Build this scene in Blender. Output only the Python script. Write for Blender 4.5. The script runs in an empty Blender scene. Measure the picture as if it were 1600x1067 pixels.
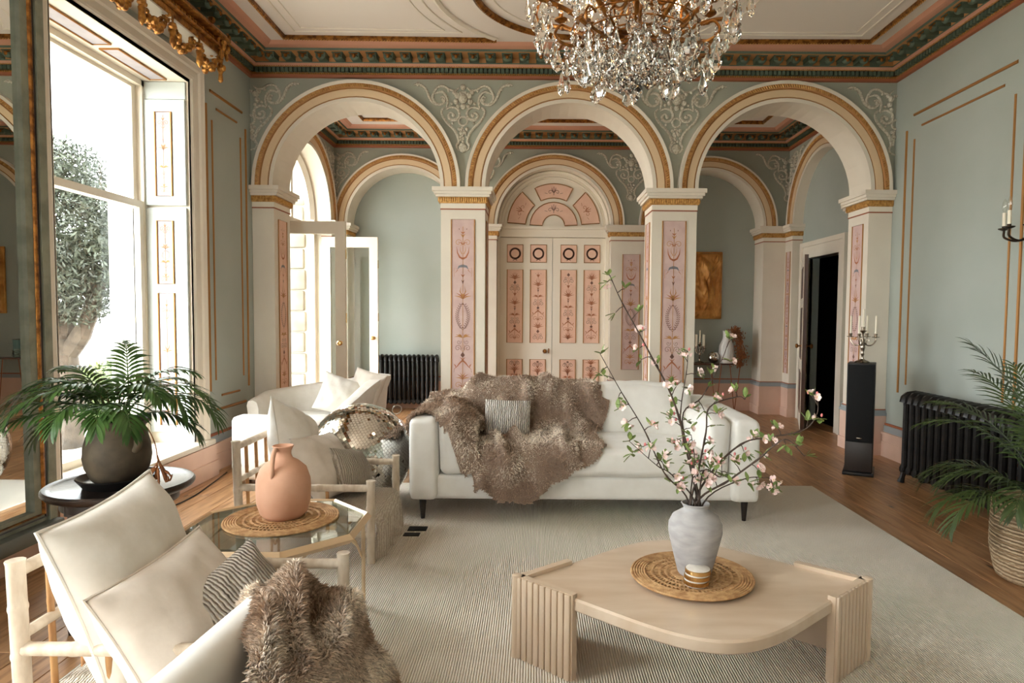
import bpy, bmesh, math, random
import numpy as np
from mathutils import Vector, Matrix, noise as mnoise
PI = math.pi
random.seed(7)
C = bpy.context.scene.collection
S = bpy.context.scene

# ---------------------------------------------------------------- camera, sky, exposure
cam = bpy.data.objects.new('camera', bpy.data.cameras.new('camera'))
C.objects.link(cam)
cam.location = (0, 0, 1.4)
cam.rotation_euler = (Matrix.Rotation(PI/2 - math.atan(52/1020), 3, 'X') @ Matrix.Rotation(math.radians(.45), 3, 'Z')).to_euler()
cam.data.sensor_width = 36
cam.data.lens = 1020/1600*36
cam.data.shift_x = -35/1600
cam.data.shift_y = 8.5/1600
cam.data.clip_start = .05
S.camera = cam
W = bpy.data.worlds.new('overcast_sky'); S.world = W
W.use_nodes = True
bg = W.node_tree.nodes['Background']
bg.inputs[0].default_value = (.96, .985, 1.015, 1)
bg.inputs[1].default_value = 9.0
S.view_settings.view_transform = 'Standard'
S.view_settings.look = 'None'
S.view_settings.gamma = 1
S.view_settings.use_curve_mapping = False
S.view_settings.exposure = 1.08
S.cycles.max_bounces = 9
S.cycles.diffuse_bounces = 5
S.cycles.glossy_bounces = 5
S.cycles.transmission_bounces = 8
S.cycles.transparent_max_bounces = 12
S.cycles.caustics_reflective = False
S.cycles.caustics_refractive = False
S.cycles.sample_clamp_indirect = 6
def portal(loc, rot, sx, sy):
    l = bpy.data.lights.new('daylight_portal', 'AREA'); l.shape = 'RECTANGLE'; l.size = sx; l.size_y = sy
    l.cycles.is_portal = True
    o = bpy.data.objects.new('daylight_portal', l); o.location = loc; o.rotation_euler = rot; C.objects.link(o)
# the left wall's window openings, light travelling towards +X
WINS = [(3.86, 5.38), (.35, 1.87), (-1.75, -.23), (-3.2, -1.95)]  # last opening is unseen, added behind the camera for more fill daylight
FILL_WIN = [(-2.5, -1.6)]  # unseen window added in the south wall as fill light
for a, b in WINS: portal((-3.5, (a+b)/2, 1.78), (0, -PI/2, 0), 2.94, b-a)
for a, b in FILL_WIN: portal(((a+b)/2, -3.6, 1.78), (-PI/2, 0, 0), b-a, 2.94)
portal((-3.5, 8.15, 1.72), (0, -PI/2, 0), 3.46, 1.64)

# ---------------------------------------------------------------- materials
def lin(c):
    return tuple(((x/255+.055)/1.055)**2.4 if x/255 > .04045 else x/255/12.92 for x in c) + (1,)
def mat(name, c, rough=.6, metal=0, spec=.5, c2=None, scale=8, stretch=(1,1,1), amt=1, bump=0, bscale=60, sheen=0, coat=0, detail=4, trans=0, ior=1.5, rnd=0, contrast=(.35,.65), emit=0, island=0):
    m = bpy.data.materials.new(name); m.use_nodes = True
    nt = m.node_tree; N = nt.nodes; L = nt.links; p = N['Principled BSDF']
    p.inputs['Base Color'].default_value = lin(c); p.inputs['Roughness'].default_value = rough
    p.inputs['Metallic'].default_value = metal; p.inputs['Specular IOR Level'].default_value = spec
    p.inputs['Sheen Weight'].default_value = sheen; p.inputs['Coat Weight'].default_value = coat
    p.inputs['Transmission Weight'].default_value = trans; p.inputs['IOR'].default_value = ior
    if emit: p.inputs['Emission Color'].default_value = lin(c); p.inputs['Emission Strength'].default_value = emit
    tc = N.new('ShaderNodeTexCoord'); mp = N.new('ShaderNodeMapping'); mp.inputs['Scale'].default_value = stretch
    L.new(tc.outputs['Object'], mp.inputs[0])
    vec = mp.outputs[0]
    if rnd:
        oi = N.new('ShaderNodeObjectInfo'); ad = N.new('ShaderNodeVectorMath'); ad.operation = 'MULTIPLY_ADD'
        cb = N.new('ShaderNodeCombineXYZ')
        for i in range(3): L.new(oi.outputs['Random'], cb.inputs[i])
        ad.inputs[1].default_value = (37, 53, 71); L.new(cb.outputs[0], ad.inputs[0]); L.new(vec, ad.inputs[2]); vec = ad.outputs[0]
    col = None
    if c2:
        nz = N.new('ShaderNodeTexNoise'); nz.inputs['Scale'].default_value = scale; nz.inputs['Detail'].default_value = detail
        L.new(vec, nz.inputs['Vector'])
        rp = N.new('ShaderNodeMapRange'); rp.inputs[1].default_value = contrast[0]; rp.inputs[2].default_value = contrast[1]; rp.inputs[4].default_value = amt
        L.new(nz.outputs[0], rp.inputs[0])
        mx = N.new('ShaderNodeMix'); mx.data_type = 'RGBA'; mx.inputs[6].default_value = lin(c); mx.inputs[7].default_value = lin(c2)
        L.new(rp.outputs[0], mx.inputs[0]); col = mx.outputs[2]
    if rnd or island:
        hs = N.new('ShaderNodeHueSaturation'); mr = N.new('ShaderNodeMapRange'); k = rnd or island
        mr.inputs[3].default_value = 1-k; mr.inputs[4].default_value = 1+k
        if island:
            g = N.new('ShaderNodeNewGeometry'); L.new(g.outputs['Random Per Island'], mr.inputs[0])
        else: L.new(oi.outputs['Random'], mr.inputs[0])
        L.new(mr.outputs[0], hs.inputs['Value'])
        if col: L.new(col, hs.inputs['Color'])
        else: hs.inputs['Color'].default_value = lin(c)
        col = hs.outputs[0]
    if col: L.new(col, p.inputs['Base Color'])
    if bump:
        nb = N.new('ShaderNodeTexNoise'); nb.inputs['Scale'].default_value = bscale; nb.inputs['Detail'].default_value = 3
        L.new(vec, nb.inputs['Vector'])
        bp = N.new('ShaderNodeBump'); bp.inputs['Strength'].default_value = bump; bp.inputs['Distance'].default_value = .01
        L.new(nb.outputs[0], bp.inputs['Height']); L.new(bp.outputs[0], p.inputs['Normal'])
    return m
def wave_mat(name, c, c2, scale, direction='X', rough=.9, dist=2, bump=.4, bands=True, sheen=0, lo=.2, hi=.8, bdist=.01):
    m = mat(name, c, rough, sheen=sheen); nt = m.node_tree; N = nt.nodes; L = nt.links; p = N['Principled BSDF']
    w = N.new('ShaderNodeTexWave'); w.wave_type = 'BANDS'; w.bands_direction = direction
    w.inputs['Scale'].default_value = scale; w.inputs['Distortion'].default_value = dist; w.inputs['Detail'].default_value = 2; w.inputs['Detail Scale'].default_value = 2
    tc = N.new('ShaderNodeTexCoord'); L.new(tc.outputs['Object'], w.inputs[0])
    rp = N.new('ShaderNodeMapRange'); rp.inputs[1].default_value = lo; rp.inputs[2].default_value = hi; L.new(w.outputs['Fac'], rp.inputs[0])
    mx = N.new('ShaderNodeMix'); mx.data_type = 'RGBA'; mx.inputs[6].default_value = lin(c); mx.inputs[7].default_value = lin(c2)
    L.new(rp.outputs[0], mx.inputs[0]); L.new(mx.outputs[2], p.inputs['Base Color'])
    bp = N.new('ShaderNodeBump'); bp.inputs['Strength'].default_value = bump; bp.inputs['Distance'].default_value = bdist
    L.new(w.outputs['Fac'], bp.inputs['Height']); L.new(bp.outputs[0], p.inputs['Normal'])
    return m
def glass_mat(name, tint=(1,1,1), gloss=.08, rough=.0):
    m = bpy.data.materials.new(name); m.use_nodes = True; nt = m.node_tree; N = nt.nodes; L = nt.links
    N.remove(N['Principled BSDF']); out = N['Material Output']
    t = N.new('ShaderNodeBsdfTransparent'); t.inputs[0].default_value = tint + (1,)
    g = N.new('ShaderNodeBsdfGlossy'); g.inputs['Roughness'].default_value = rough
    mx = N.new('ShaderNodeMixShader')
    lw = N.new('ShaderNodeLayerWeight'); lw.inputs[0].default_value = .5
    pw = N.new('ShaderNodeMath'); pw.operation = 'POWER'; pw.inputs[1].default_value = 5
    ml = N.new('ShaderNodeMath'); ml.operation = 'MULTIPLY_ADD'; ml.inputs[1].default_value = 1-gloss; ml.inputs[2].default_value = gloss
    L.new(lw.outputs['Facing'], pw.inputs[0]); L.new(pw.outputs[0], ml.inputs[0]); L.new(ml.outputs[0], mx.inputs[0])
    L.new(t.outputs[0], mx.inputs[1]); L.new(g.outputs[0], mx.inputs[2]); L.new(mx.outputs[0], out.inputs[0])
    return m
M = {}
M['green'] = mat('sage_green_paint', (170,176,168), .75, c2=(163,170,161), scale=1.3, bump=.04, bscale=30)
M['green_relief'] = mat('sage_spandrel_paint', (166,168,154), .8, c2=(159,162,148), scale=3)
M['white'] = mat('warm_white_paint', (228,219,203), .5, c2=(221,211,195), scale=2.5)
M['cream'] = mat('cream_paint', (234,225,208), .5)
M['tan'] = mat('buff_paint', (220,192,154), .6)
M['plaster'] = mat('relief_plaster', (216,211,196), .7, c2=(176,168,148), scale=60)
M['pink'] = mat('rose_pink_paint', (219,186,166), .6, c2=(211,176,156), scale=4)
M['lilac'] = mat('lilac_panel_paint', (213,186,178), .6, c2=(203,172,166), scale=9)
M['peach'] = mat('peach_panel_paint', (236,197,174), .6, c2=(230,187,163), scale=9)
M['greyblue'] = mat('grey_blue_paint', (150,156,158), .6)
M['rust'] = mat('rust_red_paint', (156,90,58), .6)
M['rose'] = mat('cornice_rose_paint', (198,144,118), .6)
M['ochre'] = mat('ochre_paint', (190,138,86), .55)
M['dkgreen'] = mat('cornice_green_paint', (82,98,82), .6)
M['darkline'] = mat('dark_dentil_ground', (34,38,32), .7)  # near-black green band behind and above the dentils
M['gold'] = mat('gilding', (214,168,98), .45, metal=.4, c2=(168,118,58), scale=40, bump=.2, bscale=120)
M['goldline'] = mat('gilt_line', (166,116,62), .45, metal=.45)
M['bronze'] = mat('aged_gilding', (168,112,50), .35, metal=.8, c2=(96,56,22), scale=25, bump=.3, bscale=80)
M['brass'] = mat('brass', (214,176,118), .25, metal=1)
M['darkmetal'] = mat('dark_bronze', (60,46,34), .4, metal=.8)
M['silver'] = mat('tarnished_silver', (186,172,156), .25, metal=1, c2=(110,96,82), scale=30)
M['chrome'] = mat('chrome', (235,235,235), .08, metal=1)
M['ceiling'] = mat('ceiling_white', (226,216,206), .85)
M['iron'] = mat('black_cast_iron', (22,20,19), .35, metal=.4, c2=(36,32,29), scale=20)
M['blueblk'] = mat('motif_slate', (128,128,132), .7)
M['motifrust'] = mat('motif_russet', (176,108,74), .7)
M['motifgold'] = mat('motif_ochre', (188,134,78), .7)
M['motifdark'] = mat('motif_dark_brown', (124,88,76), .7)
M['board'] = mat('pine_board', (174,132,92), .36, c2=(130,90,57), scale=5, stretch=(9,.7,9), rnd=.14, bump=.06, bscale=20, detail=8, contrast=(.4,.7))
nt_ = M['board'].node_tree; kn = nt_.nodes.new('ShaderNodeTexVoronoi'); kn.inputs['Scale'].default_value = 1.0
km = nt_.nodes.new('ShaderNodeMapping'); km.inputs['Scale'].default_value = (7, 2.6, 1); kc = nt_.nodes.new('ShaderNodeTexCoord'); ko = nt_.nodes.new('ShaderNodeObjectInfo'); ka = nt_.nodes.new('ShaderNodeVectorMath'); ka.operation = 'ADD'
nt_.links.new(kc.outputs['Object'], ka.inputs[0]); nt_.links.new(ko.outputs['Location'], ka.inputs[1]); nt_.links.new(ka.outputs[0], km.inputs[0]); nt_.links.new(km.outputs[0], kn.inputs[0])
kr = nt_.nodes.new('ShaderNodeMapRange'); kr.inputs[1].default_value = .05; kr.inputs[2].default_value = .12; kr.inputs[3].default_value = 1; kr.inputs[4].default_value = 0; nt_.links.new(kn.outputs['Distance'], kr.inputs[0])
kx = nt_.nodes.new('ShaderNodeMix'); kx.data_type = 'RGBA'; kx.inputs[7].default_value = lin((58,34,20)); pb_ = nt_.nodes['Principled BSDF']; nt_.links.new(pb_.inputs['Base Color'].links[0].from_socket, kx.inputs[6]); nt_.links.new(kr.outputs[0], kx.inputs[0]); nt_.links.new(kx.outputs[2], pb_.inputs['Base Color'])
M['subfloor'] = mat('subfloor_gap', (38,24,16), .9)
M['glass'] = glass_mat('window_glass', (.97,.99,.98), .045)
M['mirror'] = mat('mirror_glass', (240,243,240), .0, metal=1)
M['stone'] = mat('pale_ashlar', (158,150,136), .85, c2=(136,127,112), scale=6, bump=.2)
M['gravel'] = mat('pale_gravel', (196,188,176), .95, c2=(172,164,152), scale=60)
M['dark'] = mat('hall_painted_dark', (7,6,6), .9, spec=.1)  # darkness of the hall painted into its surfaces as near-black
M['shutter'] = mat('duck_egg_shutter_paint', (196,203,201), .5)
M['motifpale'] = mat('motif_faded_grey', (176,164,156), .7)
M['lilacgrey'] = mat('lilac_grey_panel', (172,166,170), .6, c2=(160,154,160), scale=9)
M['walnut'] = mat('dark_mahogany', (86,50,30), .4, c2=(58,32,18), scale=6, stretch=(6,6,.6))

# ---------------------------------------------------------------- mesh builder
def rotm(axis):
    a = Vector(axis).normalized(); return a.to_track_quat('Z', 'Y').to_matrix()
class B:
    def __init__(s): s.v = []; s.f = []; s.m = []; s.c = 0
    def use(s, i): s.c = i; return s
    def add(s, vs, fs, xf=None):
        o = len(s.v)
        s.v += [tuple(xf @ Vector(v)) for v in vs] if xf is not None else [tuple(v) for v in vs]
        s.f += [tuple(i+o for i in f) for f in fs]; s.m += [s.c]*len(fs); return s
    def box(s, x0, x1, y0, y1, z0, z1, xf=None):
        vs = [(x,y,z) for x in (x0,x1) for y in (y0,y1) for z in (z0,z1)]
        return s.add(vs, [(0,1,3,2),(4,6,7,5),(0,4,5,1),(2,3,7,6),(0,2,6,4),(1,5,7,3)], xf)
    def rbox(s, x0, x1, y0, y1, z0, z1, r, seg=2, xf=None):
        bm = bmesh.new(); bmesh.ops.create_cube(bm, size=1)
        for v in bm.verts: v.co = ((x0+x1)/2+v.co.x*(x1-x0), (y0+y1)/2+v.co.y*(y1-y0), (z0+z1)/2+v.co.z*(z1-z0))
        bmesh.ops.bevel(bm, geom=bm.edges[:], offset=r, segments=seg, profile=.5, affect='EDGES', clamp_overlap=True)
        bm.verts.ensure_lookup_table(); vs = [v.co.copy() for v in bm.verts]; fs = [[v.index for v in f.verts] for f in bm.faces]
        bm.free(); return s.add(vs, fs, xf)
    def tube(s, pts, r, n=8, closed=False, flat=None, xf=None):
        P = [Vector(p) for p in pts]; k = len(P); R = list(r) if hasattr(r, '__len__') else [r]*k
        vs = []; fs = []; T = []
        for i in range(k):
            a = P[(i-1) % k] if closed or i else P[0]; b = P[(i+1) % k] if closed or i < k-1 else P[-1]
            t = (b-a); T.append(t.normalized() if t.length > 1e-9 else Vector((0,0,1)))
        u = T[0].orthogonal().normalized() if flat is None else None
        for i in range(k):
            t = T[i]
            if flat is not None: u = Vector(flat) - t*t.dot(Vector(flat))
            else: u = u - t*t.dot(u)
            u = u.normalized() if u.length > 1e-6 else t.orthogonal().normalized()
            w = t.cross(u)
            for j in range(n):
                a = 2*PI*j/n; vs.append(P[i] + (u*math.cos(a) + w*math.sin(a))*R[i])
        for i in range(k if closed else k-1):
            for j in range(n):
                a = i*n+j; b = i*n+(j+1) % n; c = ((i+1) % k)*n
                fs.append((a, b, c+(j+1) % n, c+j))
        if not closed: fs += [tuple(range(n))[::-1], tuple(range((k-1)*n, k*n))]
        return s.add(vs, fs, xf)
    def lathe(s, prof, n=24, c=(0,0,0), xf=None, wob=None):
        vs = []; fs = []; k = len(prof)
        for i, (r, z) in enumerate(prof):
            for j in range(n):
                a = 2*PI*j/n; q = r*(1+(wob(a, z) if wob else 0)); vs.append((c[0]+q*math.cos(a), c[1]+q*math.sin(a), c[2]+z))
        for i in range(k-1):
            for j in range(n):
                a = i*n+j; b = i*n+(j+1) % n; fs.append((a, b, b+n, a+n))
        if prof[0][0] > 1e-6: fs.append(tuple(range(n))[::-1])
        if prof[-1][0] > 1e-6: fs.append(tuple(range((k-1)*n, k*n)))
        return s.add(vs, fs, xf)
    def ball(s, c, r, nu=10, nv=6, xf=None):
        R = r if hasattr(r, '__len__') else (r, r, r); vs = [(c[0], c[1], c[2]-R[2])]; fs = []
        for i in range(1, nv):
            b = -PI/2+PI*i/nv
            for j in range(nu):
                a = 2*PI*j/nu; vs.append((c[0]+R[0]*math.cos(b)*math.cos(a), c[1]+R[1]*math.cos(b)*math.sin(a), c[2]+R[2]*math.sin(b)))
        vs.append((c[0], c[1], c[2]+R[2])); e = len(vs)-1
        for j in range(nu): fs.append((0, 1+(j+1) % nu, 1+j)); fs.append((e, e-nu+j, e-nu+(j+1) % nu))
        for i in range(nv-2):
            for j in range(nu):
                a = 1+i*nu+j; b = 1+i*nu+(j+1) % nu; fs.append((a, b, b+nu, a+nu))
        return s.add(vs, fs, xf)
    def prism(s, poly, fn, d0, d1):
        n = len(poly); vs = [fn(u, v, d0) for u, v in poly]+[fn(u, v, d1) for u, v in poly]
        fs = [tuple(range(n))[::-1], tuple(range(n, 2*n))]+[(i, (i+1) % n, n+(i+1) % n, n+i) for i in range(n)]
        return s.add(vs, fs)
    def ribbon(s, pts, w, fn, d=0):
        P = [Vector(p) for p in pts]; k = len(P); Wd = list(w) if hasattr(w, '__len__') else [w]*k; vs = []; fs = []
        for i in range(k):
            t = (P[min(i+1, k-1)]-P[max(i-1, 0)]); t = t.normalized() if t.length > 1e-9 else Vector((0, 1)); q = Vector((-t.y, t.x))*Wd[i]/2
            a = P[i]+q; b = P[i]-q; vs += [fn(a.x, a.y, d), fn(b.x, b.y, d)]
        fs = [(2*i, 2*i+1, 2*i+3, 2*i+2) for i in range(k-1)]
        return s.add(vs, fs)
    def grid(s, fn, nu, nv, closeu=False):
        vs = [fn(i/(nu-(0 if closeu else 1)), j/(nv-1)) for i in range(nu) for j in range(nv)]
        fs = [(i*nv+j, ((i+1) % nu)*nv+j, ((i+1) % nu)*nv+j+1, i*nv+j+1) for i in range(nu if closeu else nu-1) for j in range(nv-1)]
        return s.add(vs, fs)
    def mesh(s, name, mats, smooth=40):
        me = bpy.data.meshes.new(name); me.from_pydata(s.v, [], s.f)
        for m in (mats if isinstance(mats, (list, tuple)) else [mats]): me.materials.append(m)
        if s.m and max(s.m) > 0: me.polygons.foreach_set('material_index', s.m)
        bm = bmesh.new(); bm.from_mesh(me); bmesh.ops.recalc_face_normals(bm, faces=bm.faces[:]) if s.fix else None; bm.to_mesh(me); bm.free()
        if smooth:
            me.polygons.foreach_set('use_smooth', [True]*len(me.polygons))
            me.set_sharp_from_angle(angle=math.radians(smooth))
        me.update(); return me
    fix = True
def obj(name, b, mats, parent=None, smooth=40, loc=None, rot=None, kind=None, label=None):
    me = b.mesh(name, mats, smooth) if isinstance(b, B) else b
    o = bpy.data.objects.new(name, me); C.objects.link(o)
    if parent: o.parent = parent
    if loc: o.location = loc
    if rot: o.rotation_euler = rot
    if kind: o['kind'] = kind
    if label: o['label'] = label
    return o
def tag(o, label, cat, group=None):
    o['label'] = label; o['category'] = cat
    if group: o['group'] = group
    return o
def thing(name, label, cat, loc=(0,0,0), rot=(0,0,0), group=None):
    o = bpy.data.objects.new(name, None); C.objects.link(o); o.location = loc; o.rotation_euler = rot; o.empty_display_size = .1
    return tag(o, label, cat, group)
def struct(name, b=None, mats=None, parent=None, smooth=40, loc=None):
    if b is None:
        o = bpy.data.objects.new(name, None); C.objects.link(o)
        if loc: o.location = loc
    else: o = obj(name, b, mats, parent, smooth, loc)
    if not parent: o['kind'] = 'structure'
    return o
def dup(o, parent=None, loc=None, rot=None, label=None):
    c = o.copy(); C.objects.link(c)
    if parent: c.parent = parent
    if loc is not None: c.location = loc
    if rot is not None: c.rotation_euler = rot
    if label: c['label'] = label
    for ch in list(o.children): dup(ch, c)
    return c
def arc(cx, cy, r, a0, a1, n=16):
    return [(cx+r*math.cos(math.radians(a0+(a1-a0)*i/n)), cy+r*math.sin(math.radians(a0+(a1-a0)*i/n))) for i in range(n+1)]
def spiral(cx, cy, r0, r1, a0, a1, n=20):
    return [(cx+(r0+(r1-r0)*i/n)*math.cos(math.radians(a0+(a1-a0)*i/n)), cy+(r0+(r1-r0)*i/n)*math.sin(math.radians(a0+(a1-a0)*i/n))) for i in range(n+1)]
def smoothpath(pts, k=6):
    P = [Vector(p) for p in pts]; P = [P[0]*2-P[1]]+P+[P[-1]*2-P[-2]]; out = []
    for i in range(1, len(P)-2):
        for j in range(k):
            t = j/k; a, b, c, d = P[i-1], P[i], P[i+1], P[i+2]
            out.append(.5*((2*b)+(c-a)*t+(2*a-5*b+4*c-d)*t*t+(3*b-a-3*c+d)*t**3))
    out.append(P[-2]); return out

# ================================================================ the room shell
XL, XR, YS, YA, YA2, YB, ZC = -2.82, 3.55, -3.3, 6.55, 6.97, 9.25, 3.92
SPR = 2.64
ground = struct('ground', B().box(-40, -3.46, -30, 40, -.5, -.3), M['gravel'])
# --- floor: a dark base with pine boards laid along the room
fl = struct('floor', B().box(-3.0, 4.1, YS-.2, 9.9, -.12, -.024), M['subfloor'])
bmeshes = {}
x = -3.0; r = random.Random(3)
while x < 3.95:
    w = r.choice((.165, .18, .195)); y = YS
    while y < 9.7:
        l = min(r.choice((2.4, 3.0, 3.6, 4.2)) if y > YS else r.choice((2.9, 4.1, 5.2)), 9.75-y); k = (w, round(l, 2))
        if k not in bmeshes: bmeshes[k] = B().rbox(-w/2+.0015, w/2-.0015, -l/2+.0015, l/2-.0015, -.03, 0, .002, 1).mesh('board', M['board'], 0)
        obj('board', bmeshes[k], None, fl, loc=(x+w/2, y+l/2, 0)); y += l
    x += w
# --- ceilings
ceil = struct('ceiling', B().box(-3.3, 4.1, YS-.3, 9.9, ZC, ZC+.2), M['ceiling'])
def roped(path, closed, parent, w=.055, name='gilt_moulding', z=ZC):
    """a carved gilt ceiling moulding: flat band with bead ornament"""
    P = [Vector((p[0], p[1], z-.012)) for p in path]
    b = B(); b.tube(P, w/2, 6, closed, flat=(0,0,1)); b.c = 1
    L = 0; n = len(P)
    for i in range(n if closed else n-1):
        a, c = P[i], P[(i+1) % n]; d = (c-a).length; t = (c-a)/max(d, 1e-6); q = .025-(L % .025)
        while q < d:
            b.ball(a+t*q-Vector((0,0,.02)), (.0085,.0085,.012), 5, 4); q += .025
        L += d
    return obj(name, b, [M['bronze'], M['gold']], parent)
def line_moulding(path, closed, parent, r=.012, m='white', z=ZC, name='plain_moulding'):
    return obj(name, B().tube([(p[0], p[1], z) for p in path], r, 6, closed, flat=(0,0,1)), M[m], parent)
cx, cy, rr = .37, 5.19, .87
circ = [(cx+rr*math.cos(2*PI*i/72), cy+rr*math.sin(2*PI*i/72)) for i in range(72)]
roped(circ, True, ceil, .06)
line_moulding([(cx+(p[0]-cx)*.86, cy+(p[1]-cy)*.86) for p in circ], True, ceil, .008)
for sgn in (-1, 1):
    mx = lambda u: cx+sgn*u
    cav = [(mx(p[0]), p[1]) for p in arc(0, cy, 1.2, 52, -52, 20)]
    x0 = 2.68; y0, y1 = cy-.91, cy+.91
    roped([cav[0], (mx(x0), y1), (mx(x0), y0), cav[-1]], False, ceil, .05)
    line_moulding(cav, False, ceil, .028)
    ins = [(mx(p[0]), p[1]) for p in arc(0, cy, 1.32, 38, -38, 16)]
    line_moulding(ins+[(mx(x0-.13), y0+.1), (mx(x0-.13), y1-.1)], True, ceil, .009)
    line_moulding([(mx(p[0]), p[1]) for p in arc(0, cy, 1.42, 33, -33, 16)]+[(mx(x0-.21), y0+.17), (mx(x0-.21), y1-.17)], True, ceil, .007)
line_moulding([(XL+.4, YS+.4), (XR-.4, YS+.4), (XR-.4, cy-1.3), (XL+.4, cy-1.3)], True, ceil, .012)
for a, b_ in ((-2.25, -.75), (-.45, 1.2), (1.5, 2.95)):
    roped([(a, 7.62), (b_, 7.62), (b_, 8.62), (a, 8.62)], True, ceil, .06)
# --- cornices
PROF = [(0,3.695,0),(.03,3.698,0),(.035,3.722,0),(.03,3.736,1),(.036,3.742,1),(.036,3.778,2),(.072,3.780,2),(.078,3.786,1),(.082,3.790,3),(.104,3.806,3),(.108,3.815,4),(.098,3.818,4),(.098,3.862,5),(.255,3.866,5),(.258,3.872,6),(.262,3.886,6),(.29,3.889,3),(.318,3.895,3),(.345,3.914,7),(.352,ZC,7)]
PM = ['rust','goldline','darkline','rose','goldline','dkgreen','dkgreen','rose']
PM2 = {0:'rust',1:'goldline',2:'darkline',3:'rose',4:'dkgreen',5:'ochre',6:'dkgreen',7:'rose'}
modm = B(); modm.box(-.045,.045,0,.125,.012,.052); modm.box(-.052,.052,0,.135,.052,.062)
modm.ball((0,.118,.012), (.042,.03,.026), 8, 6); modm.c = 1; modm.ball((0,.145,.018), (.018,.012,.02), 6, 5); modm.tube([(-.03,.128,.045),(0,.14,.035),(.03,.128,.045)], .006, 5)
modme = modm.mesh('modillion', [M['dkgreen'], M['bronze']])
def cornice(name, x0, x1, y0, y1, sides):
    b = B(); vs = []; n = len(PROF)
    for d, z, _ in PROF: vs += [(x0+d,y0+d,z),(x1-d,y0+d,z),(x1-d,y1-d,z),(x0+d,y1-d,z)]
    b.v = vs
    for i in range(n-1):
        for s in range(4):
            b.f.append((4*i+s, 4*i+(s+1) % 4, 4*i+4+(s+1) % 4, 4*i+4+s)); b.m.append(PROF[i+1][2])
    b.fix = False
    t = struct(name, b, [M[PM2[i]] for i in range(8)], smooth=0)
    dn = B(); bead = B()
    for s in sides:
        L = (x1-x0) if s in 'ns' else (y1-y0)
        fx = {'n': lambda u, d: (x0+u, y1-d), 's': lambda u, d: (x1-u, y0+d), 'w': lambda u, d: (x0+d, y0+u), 'e': lambda u, d: (x1-d, y1-u)}[s]
        k = int((L-.14)/.042)
        for i in range(k):
            u = .07+(L-.14)*(i+.5)/k; p = fx(u-.014, .03); q = fx(u+.014, .068)
            dn.box(min(p[0],q[0]), max(p[0],q[0]), min(p[1],q[1]), max(p[1],q[1]), 3.739, 3.779)
        k = int((L-.3)/.022)
        for i in range(k):
            u = .1+(L-.2)*(i+.5)/k; p = fx(u, .078); bead.ball((p[0],p[1],3.787), .006, 5, 4); p = fx(u, .034); bead.ball((p[0],p[1],3.731), .005, 5, 4)
        k = round((L-.4)/.163); rz = {'n': PI, 's': 0, 'w': -PI/2, 'e': PI/2}[s]
        for i in range(k):
            p = fx(.2+(L-.4)*(i+.5)/k, .095); obj('modillion', modme, None, t, loc=(p[0],p[1],3.806), rot=(0,0,rz))
    obj('dentils', dn, M['dkgreen'], t, 0, kind='stuff'); obj('bead_rows', bead, M['gold'], t, kind='stuff')
    return t
cornice('trim_1', XL, XR, YS, YA, 'nwe')
cornice('trim_2', XL, XR, YA2, YB, 'nwe')

# --- plain walls
def wall_with_windows():
    b = B(); x0, x1 = -3.46, XL; y = YS-.2
    for a, c in sorted(WINS):
        b.box(x0, x1, y, a, -.3, ZC+.1); b.box(x0, x1, a, c, 3.25, ZC+.1); b.box(x0, x1, a, c, -.3, .262); y = c
    b.box(x0, x1, y, YA2+.36, -.3, ZC+.1)
    return b
wl = struct('wall_left', wall_with_windows(), M['green'], smooth=0)
wr = struct('wall_right', B().box(XR, 4.1, YS-.2, YA2+.36, -.1, ZC+.1), M['green'])
sw = B(); cur = -3.46
for a, c in FILL_WIN+[(4.1, 4.1)]:
    sw.box(cur, a, YS-.25, YS, -.1, ZC+.1); cur = c
    if a < 4: sw.box(a, c, YS-.25, YS, 3.25, ZC+.1); sw.box(a, c, YS-.25, YS, -.1, .31)
struct('wall_south', sw, M['green'], smooth=0)
for i, (a, c) in enumerate(FILL_WIN):
    w_ = struct('window_%d' % (i+6)); sf_ = B()  # added window out of view, there only to let in fill
    for x0, x1, z0, z1 in ((a, a+.08, .31, 3.25), (c-.08, c, .31, 3.25), (a+.08, c-.08, .31, .40), (a+.08, c-.08, 3.16, 3.25), (a+.08, c-.08, 1.74, 1.80)): sf_.box(x0, x1, YS-.16, YS-.10, z0, z1)
    obj('sash', sf_, M['white'], w_, 0); obj('pane', B().box(a+.08, c-.08, YS-.133, YS-.127, .40, 3.16), M['glass'], w_, 0)
# --- arched walls
def arched(b, fn, u0, u1, d0, d1, opens, ztop, zb=SPR, n=28, pier=True):
    """wall between u0 and u1, thickness d0..d1, semicircular openings (centre, radius); mat 0 faces, 1 soffit"""
    def blk(a, c, z0, z1):
        if c-a < 1e-4: return
        vs = [fn(u, z, d) for u in (a,c) for d in (d0,d1) for z in (z0,z1)]
        b.add(vs, [(0,1,3,2),(4,6,7,5),(0,4,5,1),(2,3,7,6),(0,2,6,4),(1,5,7,3)])
    cur = u0
    for c, r in opens:
        b.c = 0; blk(cur, c-r, zb, ztop)
        A = [(c+r*math.cos(PI-PI*i/n), SPR+r*math.sin(PI-PI*i/n)) for i in range(n+1)]
        if zb < SPR: pass
        for i in range(n):
            (ua, za), (ub, zb_) = A[i], A[i+1]
            b.c = 0
            for d in (d0, d1): b.add([fn(ua,za,d), fn(ub,zb_,d), fn(ub,ztop,d), fn(ua,ztop,d)], [(0,1,2,3)])
            b.c = 1; b.add([fn(ua,za,d0), fn(ub,zb_,d0), fn(ub,zb_,d1), fn(ua,za,d1)], [(0,1,2,3)])
        cur = c+r
    b.c = 0; blk(cur, u1, zb, ztop)
    return b
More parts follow.
